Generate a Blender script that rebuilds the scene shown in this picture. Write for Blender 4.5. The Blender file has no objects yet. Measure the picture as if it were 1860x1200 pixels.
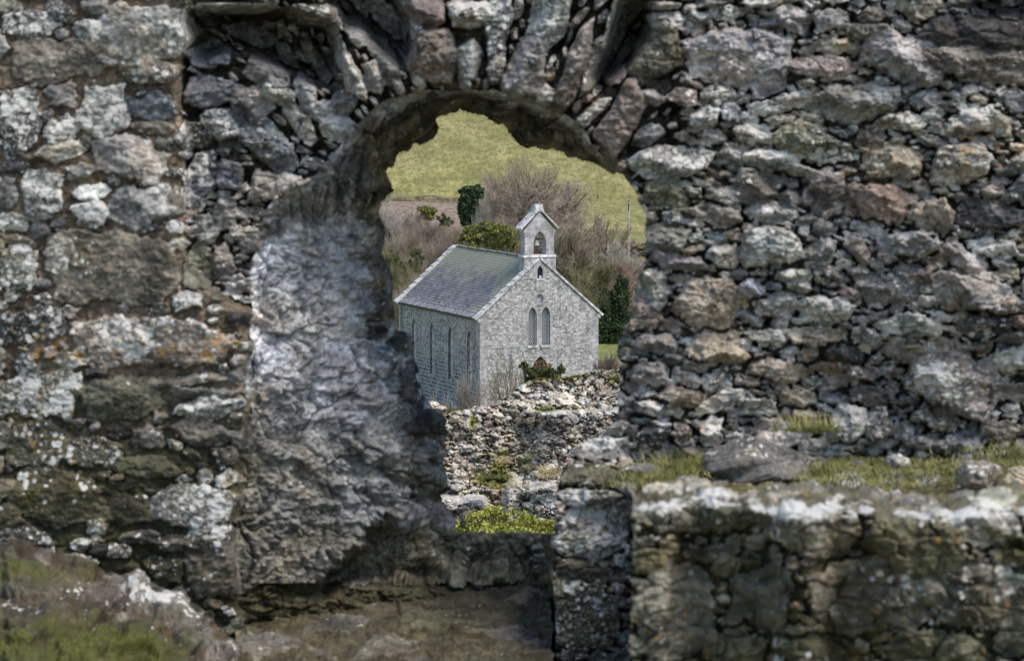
import bpy, math, random
import numpy as np
from mathutils import Vector, Matrix
from mathutils.geometry import tessellate_polygon

# ------------------------------------------------------------------ camera, sky, sun, exposure
S = bpy.context.scene
F = 5166.7                      # focal length of the 100 mm lens in photo pixels
TH = math.atan(477 / F)         # the lens looks a little downhill
cam_d = bpy.data.cameras.new("camera")
cam_d.lens = 100; cam_d.sensor_width = 36
cam_d.clip_start = 0.1; cam_d.clip_end = 4000
cam_d.dof.use_dof = True; cam_d.dof.focus_distance = 150; cam_d.dof.aperture_fstop = 9.0
cam = bpy.data.objects.new("camera", cam_d); S.collection.objects.link(cam)
CZ = 22.0
cam.location = (0, 0, CZ); cam.rotation_euler = (math.pi / 2 - TH, 0, 0)
S.camera = cam
W_ = bpy.data.worlds.new("World"); S.world = W_; W_.use_nodes = True
nt = W_.node_tree
sky = nt.nodes.new("ShaderNodeTexSky"); sky.sky_type = 'NISHITA'; sky.sun_disc = False
SUN = Vector((0.40, -0.34, 0.82)).normalized()
sky.sun_elevation = math.asin(SUN.z); sky.sun_rotation = math.atan2(SUN.x, SUN.y)
sky.air_density = 1.0; sky.dust_density = 1.0
bg = nt.nodes["Background"]; nt.links.new(sky.outputs[0], bg.inputs[0]); bg.inputs[1].default_value = 0.15
sd = bpy.data.lights.new("sun", 'SUN'); sd.energy = 2.2; sd.angle = math.radians(28); sd.color = (1, .90, .80)
sun = bpy.data.objects.new("sun", sd); S.collection.objects.link(sun)
sun.rotation_euler = SUN.to_track_quat('Z', 'Y').to_euler()
S.view_settings.view_transform = 'Standard'; S.view_settings.look = 'None'
S.view_settings.exposure = 0.62; S.view_settings.gamma = 1
S.cycles.max_bounces = 6; S.cycles.use_adaptive_sampling = True

# ------------------------------------------------------------------ helpers
col = S.collection
def link(o, parent=None):
    col.objects.link(o)
    if parent: o.parent = parent
    return o
def tag(o, label=None, cat=None, group=None, kind=None):
    if label: o['label'] = label
    if cat: o['category'] = cat
    if group: o['group'] = group
    if kind: o['kind'] = kind
    return o
def empty(name, loc=(0, 0, 0), rz=0, label=None, cat=None, group=None):
    o = bpy.data.objects.new(name, None); o.location = loc; o.rotation_euler = (0, 0, rz); o.empty_display_size = .2
    link(o); return tag(o, label, cat, group)
def np_mesh(name, V, Fc, mat, parent=None, smooth=True, attrs=None):
    """V (n,3), Fc (m,k) constant-size faces"""
    me = bpy.data.meshes.new(name); V = np.asarray(V, np.float32); Fc = np.asarray(Fc, np.int32)
    m, k = Fc.shape
    me.vertices.add(len(V)); me.vertices.foreach_set("co", V.ravel())
    me.loops.add(m * k); me.loops.foreach_set("vertex_index", Fc.ravel())
    me.polygons.add(m); me.polygons.foreach_set("loop_start", np.arange(0, m * k, k, dtype=np.int32))
    me.polygons.foreach_set("loop_total", np.full(m, k, np.int32))
    me.update(calc_edges=True)
    me.polygons.foreach_set("use_smooth", np.full(m, smooth, bool))
    for nm, A in (attrs or {}).items():
        a = me.attributes.new(nm, 'FLOAT_COLOR', 'POINT')
        a.data.foreach_set("color", np.concatenate([A, np.ones((len(A), 1))], 1).astype(np.float32).ravel())
    me.materials.append(mat)
    return link(bpy.data.objects.new(name, me), parent)
def py_mesh(name, V, Fc, mat, parent=None, smooth=False):
    me = bpy.data.meshes.new(name); me.from_pydata(V, [], Fc); me.update()
    if smooth: me.polygons.foreach_set("use_smooth", [True] * len(me.polygons))
    me.materials.append(mat)
    return link(bpy.data.objects.new(name, me), parent)
CT, ST = math.cos(TH), math.sin(TH)
def P(u, v, Y):
    """world point seen at photo pixel (u,v) at ground distance Y"""
    x = (u - 930); ry = F * CT + (600 - v) * ST; rz = -F * ST + (600 - v) * CT
    k = Y / ry
    if np.isscalar(k): return (x * k, Y, CZ + rz * k)
    return np.stack([x * k, Y + 0 * k, CZ + rz * k], -1)

# value noise
_rng = np.random.RandomState(5)
_T = _rng.rand(256, 256).astype(np.float32)
def vn(x, y, seed=0):
    x = x + seed * 17.31; y = y + seed * 9.77
    xi = np.floor(x).astype(int); yi = np.floor(y).astype(int); fx = x - xi; fy = y - yi
    fx = fx * fx * (3 - 2 * fx); fy = fy * fy * (3 - 2 * fy)
    a = _T[xi & 255, yi & 255]; b = _T[(xi + 1) & 255, yi & 255]; c = _T[xi & 255, (yi + 1) & 255]; d = _T[(xi + 1) & 255, (yi + 1) & 255]
    return (a * (1 - fx) + b * fx) * (1 - fy) + (c * (1 - fx) + d * fx) * fy
def fbm(x, y, s, oct=4, seed=0, gain=.5, ridged=False):
    r = 0; A = 1; t = 0
    for i in range(oct):
        n = vn(x / s, y / s, seed + i * 3)
        if ridged: n = 1 - abs(2 * n - 1)
        r = r + A * n; t += A; A *= gain; s = s / 2.03
    return r / t
def sstep(x, a, b):
    t = np.clip((x - a) / (b - a), 0, 1); return t * t * (3 - 2 * t)
def inpoly(U, V, poly):
    r = np.zeros(U.shape, bool); n = len(poly)
    for i in range(n):
        x1, y1 = poly[i]; x2, y2 = poly[(i + 1) % n]
        if y1 == y2: continue
        c = ((y1 > V) != (y2 > V)) & (U < (x2 - x1) * (V - y1) / (y2 - y1) + x1)
        r ^= c
    return r
def distline(U, V, pl, closed=False):
    d = np.full(U.shape, 1e9, np.float32); n = len(pl)
    for i in range(n if closed else n - 1):
        x1, y1 = pl[i]; x2, y2 = pl[(i + 1) % n]; dx, dy = x2 - x1, y2 - y1
        t = np.clip(((U - x1) * dx + (V - y1) * dy) / (dx * dx + dy * dy), 0, 1)
        d = np.minimum(d, np.hypot(U - x1 - t * dx, V - y1 - t * dy))
    return d
def blur(A, r):
    for ax in (0, 1):
        for _ in range(2):
            k = int(r); c = np.cumsum(np.concatenate([np.repeat(A.take([0], ax), k + 1, ax), A, np.repeat(A.take([-1], ax), k, ax)], ax), ax)
            n = A.shape[ax]
            A = (c.take(range(2 * k + 1, 2 * k + 1 + n), ax) - c.take(range(0, n), ax)) / (2 * k + 1)
    return A

def fracture(U, V, sx, sy, seed, tilt=1., warp=None):
    """broken rock: irregular cells, each a plane of its own; returns height, distance to the joints, a random number per cell"""
    wx = (fbm(U, V, sx * .8, 3, seed + 5) - .5) * sx * .7; wy = (fbm(U, V, sx * .8, 3, seed + 6) - .5) * sy * .9
    x = (U + wx) / sx; y = (V + wy) / sy; xi = np.floor(x).astype(int); yi = np.floor(y).astype(int)
    rt = np.random.RandomState(seed).rand(5, 128, 128).astype(np.float32)
    b1 = np.full(U.shape, 9., np.float32); b2 = b1.copy(); h = np.zeros(U.shape, np.float32); rid = h.copy()
    for dj in (-1, 0, 1):
        for di in (-1, 0, 1):
            a, b = (xi + di) & 127, (yi + dj) & 127
            dx = x - (xi + di + .1 + .8 * rt[0][a, b]); dy = y - (yi + dj + .1 + .8 * rt[1][a, b])
            d = np.maximum(abs(dx) * .8, abs(dy)) * .6 + np.hypot(dx, dy) * .4
            hh = rt[2][a, b] - .5 + tilt * ((rt[3][a, b] - .5) * dx + (rt[4][a, b] - .62) * dy)
            n = d < b1
            b2 = np.where(n, b1, np.minimum(b2, d)); b1 = np.where(n, d, b1); h = np.where(n, hh, h); rid = np.where(n, rt[2][b, a], rid)
    return h, b2 - b1, rid

# ------------------------------------------------------------------ materials
def mat(name, rough=.9):
    m = bpy.data.materials.new(name); m.use_nodes = True
    n = m.node_tree.nodes; b = n["Principled BSDF"]; b.inputs['Roughness'].default_value = rough
    b.inputs['Specular IOR Level'].default_value = .25
    return m, m.node_tree, b
class NB:
    """tiny node-expression builder"""
    def __init__(s, t, space='Object'):
        s.t = t; tc = t.nodes.new("ShaderNodeTexCoord"); s.co = tc.outputs[space]
    def inp(s, sock, v):
        if hasattr(v, 'node'): s.t.links.new(v, sock)
        elif v is not None:
            if isinstance(v, tuple) and len(v) == 3 and sock.type == 'RGBA': v = v + (1,)
            sock.default_value = v
    def noise(s, sc, det=3, rough=.5, co=None, dist=0):
        n = s.t.nodes.new("ShaderNodeTexNoise"); n.inputs['Scale'].default_value = sc; n.inputs['Detail'].default_value = det
        n.inputs['Roughness'].default_value = rough; n.inputs['Distortion'].default_value = dist
        s.t.links.new(co or s.co, n.inputs['Vector']); return n.outputs[0]
    def voro(s, sc, feat='F1', out='Distance', co=None, rnd=1):
        n = s.t.nodes.new("ShaderNodeTexVoronoi"); n.feature = feat; n.inputs['Scale'].default_value = sc
        n.inputs['Randomness'].default_value = rnd
        s.t.links.new(co or s.co, n.inputs['Vector']); return n.outputs[out]
    def math(s, op, a, b=None, c=None):
        n = s.t.nodes.new("ShaderNodeMath"); n.operation = op
        for i, v in enumerate((a, b, c)): s.inp(n.inputs[i], v)
        return n.outputs[0]
    def rng(s, v, a, b, c=0., d=1.):
        n = s.t.nodes.new("ShaderNodeMapRange"); n.interpolation_type = 'SMOOTHSTEP'
        for i, x in enumerate((v, a, b, c, d)): s.inp(n.inputs[i], x)
        return n.outputs[0]
    def mix(s, f, a, b, mode='MIX'):
        n = s.t.nodes.new("ShaderNodeMix"); n.data_type = 'RGBA'; n.blend_type = mode
        s.inp(n.inputs[0], f); s.inp(n.inputs[6], a); s.inp(n.inputs[7], b); return n.outputs[2]
    def scale(s, c, f):
        n = s.t.nodes.new("ShaderNodeVectorMath"); n.operation = 'SCALE'; s.inp(n.inputs[0], c); s.inp(n.inputs['Scale'], f); return n.outputs[0]
    def attr(s, nm):
        n = s.t.nodes.new("ShaderNodeAttribute"); n.attribute_name = nm; return n.outputs['Color']
    def sep(s, c):
        n = s.t.nodes.new("ShaderNodeSeparateXYZ"); s.t.links.new(c, n.inputs[0]); return n.outputs
    def map(s, sc=(1, 1, 1), loc=(0, 0, 0), co=None):
        n = s.t.nodes.new("ShaderNodeMapping"); n.inputs['Scale'].default_value = sc; n.inputs['Location'].default_value = loc
        s.t.links.new(co or s.co, n.inputs[0]); return n.outputs[0]
    def bump(s, bs, h, dist, st=1):
        n = s.t.nodes.new("ShaderNodeBump"); n.inputs['Distance'].default_value = dist; n.inputs['Strength'].default_value = st
        s.t.links.new(h, n.inputs['Height']); s.t.links.new(n.outputs[0], bs.inputs['Normal'])
    def ocol(s):
        n = s.t.nodes.new("ShaderNodeObjectInfo"); return n.outputs['Color']

def rock_mat(name, s, moss=(.06, .062, .022), bumpd=.012):
    """weathered limestone; the stones' own tint and where lichen and moss grow come with the mesh, s = size of the mottling"""
    m, t, b = mat(name, .95); k = NB(t)
    c = k.attr('tint'); M = k.sep(k.attr('mask'))
    n1 = k.noise(7 / s, 6, .62); n2 = k.noise(42 / s, 5, .65)
    c = k.scale(c, k.math('MULTIPLY', k.rng(n1, .3, .7, .5, 1.4), k.rng(n2, .3, .7, .62, 1.35)))
    warm = k.noise(4 / s, 2)
    c = k.mix(k.rng(warm, .45, .65, 0, .5), c, k.mix(1., c, (1.12, .98, .78), 'MULTIPLY'))
    # black crust lichen
    c = k.mix(k.rng(k.noise(16 / s, 4, .6), .58, .66, 0, .55), c, (.025, .025, .024))
    # pale crust lichen in small rosettes
    v = k.voro(30 / s, co=None); pn = k.noise(9 / s, 3)
    w = k.math('ADD', k.math('MULTIPLY', M[2], .62), k.math('SUBTRACT', k.math('MULTIPLY', k.math('SUBTRACT', pn, .2), 1.7), k.math('MULTIPLY', v, .8)))
    c = k.mix(k.rng(w, .60, .74, 0, .85), c, (.62, .61, .56))
    w2 = k.math('ADD', k.math('MULTIPLY', M[2], .35), k.noise(70 / s, 3, .6))
    c = k.mix(k.rng(w2, .78, .86, 0, .6), c, (.5, .5, .45))
    w = k.math('ADD', k.math('MULTIPLY', M[1], .9), k.math('ADD', k.math('MULTIPLY', k.noise(34 / s, 4, .6), .8), k.math('MULTIPLY', k.noise(8 / s, 2), .2)))
    c = k.mix(k.rng(w, .73, .80, 0, .8), c, (.42, .24, .055))
    w = k.math('ADD', k.math('MULTIPLY', M[0], .5), k.math('MULTIPLY', k.math('ADD', k.noise(6 / s, 4), k.noise(34 / s, 4, .6)), .5))
    c = k.mix(k.rng(w, .70, .9, 0, .85), c, k.mix(k.rng(k.noise(20 / s, 3), .4, .6), moss, (moss[0] * 1.6, moss[1] * 1.5, moss[2] * 1.1)))
    w = k.math('ADD', k.math('MULTIPLY', M[0], .6), k.math('MULTIPLY', k.noise(13 / s, 5, .65), .9))
    c = k.mix(k.rng(w, .86, 1.02, 0, .9), c, k.mix(k.rng(k.noise(60 / s, 4, .7), .35, .65), (.035, .045, .012), (.115, .12, .026)))
    t.links.new(c, b.inputs['Base Color'])
    h = k.noise(20 / s, 8, .68)
    k.bump(b, h, bumpd * s, 1)
    return m
M_rock = rock_mat('weathered_stone', 1.0)
M_rock_far = rock_mat('rubble_stone', 3.2, moss=(.17, .17, .04))

def plain(name, c, rough=.8, var=.35, sc=4, bd=0, obcol=False, spec=.2):
    m, t, b = mat(name, rough); k = NB(t); b.inputs['Specular IOR Level'].default_value = spec
    base = k.ocol() if obcol else None
    f = k.rng(k.noise(sc, 5, .6), .3, .7, 1 - var, 1 + var)
    if base is None:
        rgb = t.nodes.new("ShaderNodeRGB"); rgb.outputs[0].default_value = c + (1,); base = rgb.outputs[0]
    t.links.new(k.scale(base, f), b.inputs['Base Color'])
    if bd: k.bump(b, k.noise(sc * 2, 6, .6), bd)
    return m

# ------------------------------------------------------------------ stone relief on a grid of photo pixels
TONE = dict(L=(.34, .33, .31), G=(.21, .205, .192), B=(.19, .20, .213), D=(.085, .083, .083), T=(.29, .26, .205),
            P=(.228, .203, .178), W=(.5, .49, .46), M=(.16, .155, .115))
class Relief:
    def __init__(s, u0, u1, v0, v1, step, seed=1):
        s.step = step; s.u = np.arange(u0, u1 + .1, step); s.v = np.arange(v0, v1 + .1, step)
        s.U, s.V = np.meshgrid(s.u, s.v); s.rs = np.random.RandomState(seed)
        s.H = np.zeros(s.U.shape); s.occ = np.zeros(s.U.shape, bool)
        s.tint = np.zeros(s.U.shape + (3,)); s.mask = np.zeros(s.U.shape + (3,))
        s.w1 = fbm(s.U, s.V, 38 * (step / 2) ** .5, 3, seed) - .5; s.w2 = fbm(s.U, s.V, 38 * (step / 2) ** .5, 3, seed + 40) - .5
        s.w3 = fbm(s.U, s.V, 9 * step / 2, 2, seed + 80) - .5
    def stamp(s, cx, cy, w, h, ang, H, tone, test=None, sharp=.3, jit=.26, only=None, warp=1.):
        R = math.hypot(w, h) / 2 * 1.25
        i0 = np.searchsorted(s.u, cx - R); i1 = np.searchsorted(s.u, cx + R); j0 = np.searchsorted(s.v, cy - R); j1 = np.searchsorted(s.v, cy + R)
        if i1 - i0 < 2 or j1 - j0 < 2: return False
        sl = (slice(j0, j1), slice(i0, i1)); rs = s.rs
        m = min(w, h)
        mw_ = min(m, 34 * s.step ** .5) * warp
        x = s.U[sl] - cx + s.w1[sl] * mw_ * .55 + s.w3[sl] * mw_ * .26; y = s.V[sl] - cy + s.w2[sl] * mw_ * .5 - s.w3[sl] * mw_ * .26
        a = math.radians(ang); ca, sa = math.cos(a), math.sin(a)
        X = (x * ca + y * sa) / (w / 2); Yy = (-x * sa + y * ca) / (h / 2)
        n = rs.randint(5, 9); r = np.zeros(X.shape); off = rs.rand() * 6.28
        for q in range(n):
            t = off + 6.283 * (q + rs.uniform(-.25, .25)) / n
            # rectangle-ish supports so stones pack
            sup = (abs(math.cos(t)) ** 3 + abs(math.sin(t)) ** 3) ** (-1 / 3) * 0 + min(1.18, 1 / max(abs(math.cos(t)), abs(math.sin(t)))) * rs.uniform(1 - jit, 1 + jit * .3)
            r = np.maximum(r, (X * math.cos(t) + Yy * math.sin(t)) / sup)
        ins = r < 1
        if test is not None:
            if ins.sum() < 4: return False
            if s.occ[sl][ins].mean() > test: return False
            if only is not None and only[sl][ins].mean() < .75: return False
        t = np.clip((1 - r) / sharp, 0, 1)
        prof = np.sqrt(np.clip(1 - (1 - t) ** 2, 0, 1))
        top = 1 + rs.uniform(-.3, .3) * X + rs.uniform(-.5, .3) * Yy
        wx = X + s.w1[sl] * .5; wy = Yy + s.w2[sl] * .5
        for _ in range(5):   # broken facets
            q = rs.rand() * 6.28; top = np.minimum(top, rs.uniform(.85, 1.3) - rs.uniform(.3, 1.3) * (wx * math.cos(q) + wy * math.sin(q)))
        hh = H * (prof * np.clip(top, .15, 2) + .2 * s.w1[sl] + .15 * s.w3[sl])
        hh = np.where(ins, hh, -1)
        up = hh > np.where(s.occ[sl], s.H[sl], -.5)
        s.H[sl] = np.where(up & ins, np.maximum(hh, .0), s.H[sl])
        c = np.array(TONE[tone] if isinstance(tone, str) else tone) * rs.uniform(.78, 1.25) * (1 + rs.uniform(-.03, .03, 3))
        s.tint[sl][up & ins] = c
        s.mask[sl][..., 2][up & ins] = rs.rand() ** 1.5 * .9
        s.occ[sl] |= ins
        return True
    def fill(s, n, wr, asp, angf, Hf, tones, test=.08, only=None, **k):
        rs = s.rs; cnt = 0
        if only is None: only = np.ones(s.U.shape, bool)
        js, is_ = np.nonzero(only & ~s.occ)
        if not len(js): return 0
        for _ in range(n):
            q = rs.randint(len(js)); j, i = js[q], is_[q]
            if s.occ[j, i]: continue
            cx, cy = s.u[i], s.v[j]; w = rs.uniform(*wr); h = w * rs.uniform(*asp)
            a = (angf(cx, cy) if callable(angf) else angf) + rs.normal(0, 11)
            Hh = (Hf(cx, cy) if callable(Hf) else Hf) * rs.uniform(.55, 1.35)
            tn = tones[rs.randint(len(tones))]
            cnt += s.stamp(cx, cy, w, h, a, Hh, tn, test=test, only=only, **k)
        return cnt
def normal_shift(R, D, H, lim=1.):
    """carry the relief out along the (smoothed) surface normal"""
    p = P(R.U, R.V, blur(D, 5)); gu = np.gradient(p, axis=1); gv = np.gradient(p, axis=0)
    n = np.cross(gu, gv); n /= np.linalg.norm(n, axis=2)[..., None] + 1e-9
    n = np.where(n[..., 1:2] > 0, -n, n)
    n[..., 1] -= .25; n /= np.linalg.norm(n, axis=2)[..., None]
    return P(R.U, R.V, D) + n * (H * lim)[..., None]
def grid_mesh(name, R, D, keep, mat_, parent=None, back=.5, sub=None, pos=None):
    """turn the relief into a mesh; the rim of what is kept is carried back into the thickness of the wall"""
    if pos is None: pos = P(R.U, R.V, D)
    kc = keep if keep.shape == (R.U.shape[0] - 1, R.U.shape[1] - 1) else keep[:-1, :-1]
    nv, nu = R.U.shape; idx = np.arange(nv * nu).reshape(nv, nu)
    q = np.stack([idx[1:, :-1], idx[1:, 1:], idx[:-1, 1:], idx[:-1, :-1]], -1)
    faces = q[kc if sub is None else (kc & sub)]
    V = pos.reshape(-1, 3); T = R.tint.reshape(-1, 3); K = R.mask.reshape(-1, 3)
    # rim walls
    pad = np.zeros((nv + 1, nu + 1), bool); pad[1:-1, 1:-1] = kc
    own = np.zeros((nv + 1, nu + 1), bool); own[1:-1, 1:-1] = kc if sub is None else (kc & sub)
    E = []
    a = own[1:-1, 1:-1]
    for (dj, di, A, B) in ((-1, 0, 0, 1), (1, 0, 2, 3), (0, -1, 3, 0), (0, 1, 1, 2)):
        nb = pad[1 + dj:nv + dj, 1 + di:nu + di]
        sel = a & ~nb
        corner = [idx[:-1, :-1], idx[:-1, 1:], idx[1:, 1:], idx[1:, :-1]]
        E.append(np.stack([corner[A][sel], corner[B][sel]], -1))
    E = np.concatenate(E)
    if back and len(E):
        vs, inv = np.unique(E.ravel(), return_inverse=True); inv = inv.reshape(-1, 2)
        bp = V[vs]; bp = bp + (bp - np.array((0, 0, CZ))) * (back / np.maximum(bp[:, 1:2], 1))
        base = len(V); V = np.concatenate([V, bp]); T = np.concatenate([T, T[vs]]); K = np.concatenate([K, K[vs]])
        rim = np.stack([E[:, 1], E[:, 0], base + inv[:, 0], base + inv[:, 1]], -1)
        faces = np.concatenate([faces, rim[:, ::-1]])
    used = np.unique(faces.ravel()); rm = np.full(len(V), -1); rm[used] = np.arange(len(used))
    return np_mesh(name, V[used], rm[faces], mat_, parent, True, dict(tint=T[used], mask=K[used]))

# ------------------------------------------------------------------ the near ruined wall with its broken window
OPEN = [(828,965),(832,950),(820,932),(806,915),(802,898),(815,893),(815,880),(812,860),(808,840),(805,815),(810,800),(812,775),(812,758),(805,748),(785,738),(770,720),(762,690),(758,660),(752,640),(750,610),(745,602),(722,600),(718,580),(715,545),(714,505),(706,488),(695,465),(700,440),(703,420),(695,400),(686,385),(700,365),(716,346),(712,333),(703,322),(701,311),(706,306),(716,305),(720,292),(727,282),(748,275),(756,264),(768,264),(782,256),(794,245),(797,232),(793,222),(796,213),(826,208),(838,201),(848,204),(868,212),(885,214),(898,224),(915,228),(925,240),(933,252),(942,262),(946,270),(972,270),(990,276),(1005,274),(1024,280),(1030,287),(1048,289),(1070,296),(1090,305),(1115,315),(1132,319),(1142,330),(1152,350),(1158,362),(1166,382),(1174,392),(1172,410),(1170,450),(1170,480),(1160,500),(1152,540),(1148,575),(1130,600),(1122,625),(1122,650),(1126,665),(1124,700),(1122,735),(1118,760),(1095,785),(1060,800),(1045,815),(1035,835),(1020,855),(1012,875),(1010,900),(1008,930),(1005,965)]
R = Relief(-260, 2120, -240, 1350, 2.0, seed=3)
U, V = R.U, R.V
wobU = U + (fbm(U, V, 60, 3, 11) - .5) * 34; wobV = V + (fbm(U, V, 60, 3, 12) - .5) * 26
fineU = U + (fbm(U, V, 14, 3, 13) - .5) * 9; fineV = V + (fbm(U, V, 14, 3, 14) - .5) * 9
opening = inpoly(fineU, fineV, OPEN)
# the front edge of the splayed reveal, going up the left jamb, round the arch and down on the right
EDGE = [(432,1250),(432,1000),(440,820),(452,640),(448,560),(452,470),(470,400),(520,335),(570,310),(612,262),(645,222),(700,185),(760,165),(850,158),(930,172),(1005,190),(1050,225),(1080,262),(1108,290),(1128,320)]
REV = EDGE + [(1140,340),(1100,400),(1000,960),(1003,1062),(1003,1300),(432,1300)]
reveal = inpoly(wobU, wobV, REV)
dE = distline(U, V, EDGE + [(1170, 400)]); dO = distline(U, V, OPEN, True)
t = dE / (dE + dO + 1e-3)
D_rev = 12.12 + .85 * t ** .9 + .55 * sstep(t, .68, 1.0)
# keep the lower jamb and the sill in one depth
D = np.full(U.shape, 12.0)
face_left = inpoly(wobU, wobV, [(-400,-400),(352,-400),(345,60),(325,110),(322,200),(338,330),(338,480),(440,560),(450,640),(440,820),(432,1000),(432,1400),(-400,1400)])
D = np.where(face_left, D, 12.12)
rightw = sstep(U, 1240, 1500) * sstep(V, 450, 800)
D = D + .22 * rightw
cav = np.zeros(U.shape)
for c_ in ([(352,30),(480,20),(590,40),(610,90),(585,150),(540,120),(470,95),(420,90),(350,100)], [(600,-60),(690,-60),(735,40),(735,110),(700,90),(650,45),(615,40)],
           [(1130,0),(1180,10),(1170,70),(1110,150),(1085,190),(1075,150)], [(1740,-100),(1900,-100),(1900,35),(1760,30)]):
    cav = np.maximum(cav, inpoly(wobU, wobV, c_).astype(float))
cav = blur(cav, 4); D = D + .5 * cav
upj = inpoly(wobU, wobV, [(330,90),(600,60),(650,230),(600,300),(520,340),(460,420),(440,560),(330,490)])
D = D + .10 * blur(upj.astype(float), 5)
D = np.where(reveal, D_rev, D)
sillp = inpoly(wobU, V, [(575,1088),(600,1040),(700,940),(828,955),(1010,955),(1003,1062),(760,1062),(640,1056)])
D = np.where(sillp & reveal, np.maximum(13.12, np.minimum(D, 13.3)), D)
D = blur(D, 3)
D_floor = 2.39 * F / np.maximum(V - 123, 1)
D = np.where((V > 900) & (U < 1003), np.minimum(D, np.where(~face_left, D_floor, 99)), D)
# right: pier beside the recess, then the level ground at the foot of the rubble
pier = inpoly(wobU, V, [(1003,968),(1012,875),(1035,835),(1060,802),(1110,790),(1160,850),(1200,1400),(1003,1400)])
pier &= U >= 1003
D = np.where(pier, 12.12 - .45 * sstep(V, 790, 890), D)
D_ledge = 1.69 * F / np.maximum(V - 123, 1)
ledge = (V > 800) & (U > 1150)
D = np.where(ledge, np.minimum(D, D_ledge), D)
on_ledge = ledge & (D_ledge < D + .01)
# course-like bulges of the core so the face is not a plane
D = D - .16 * (fbm(U, V, 260, 3, 21) - .5) * (~on_ledge) * (~reveal)

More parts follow.
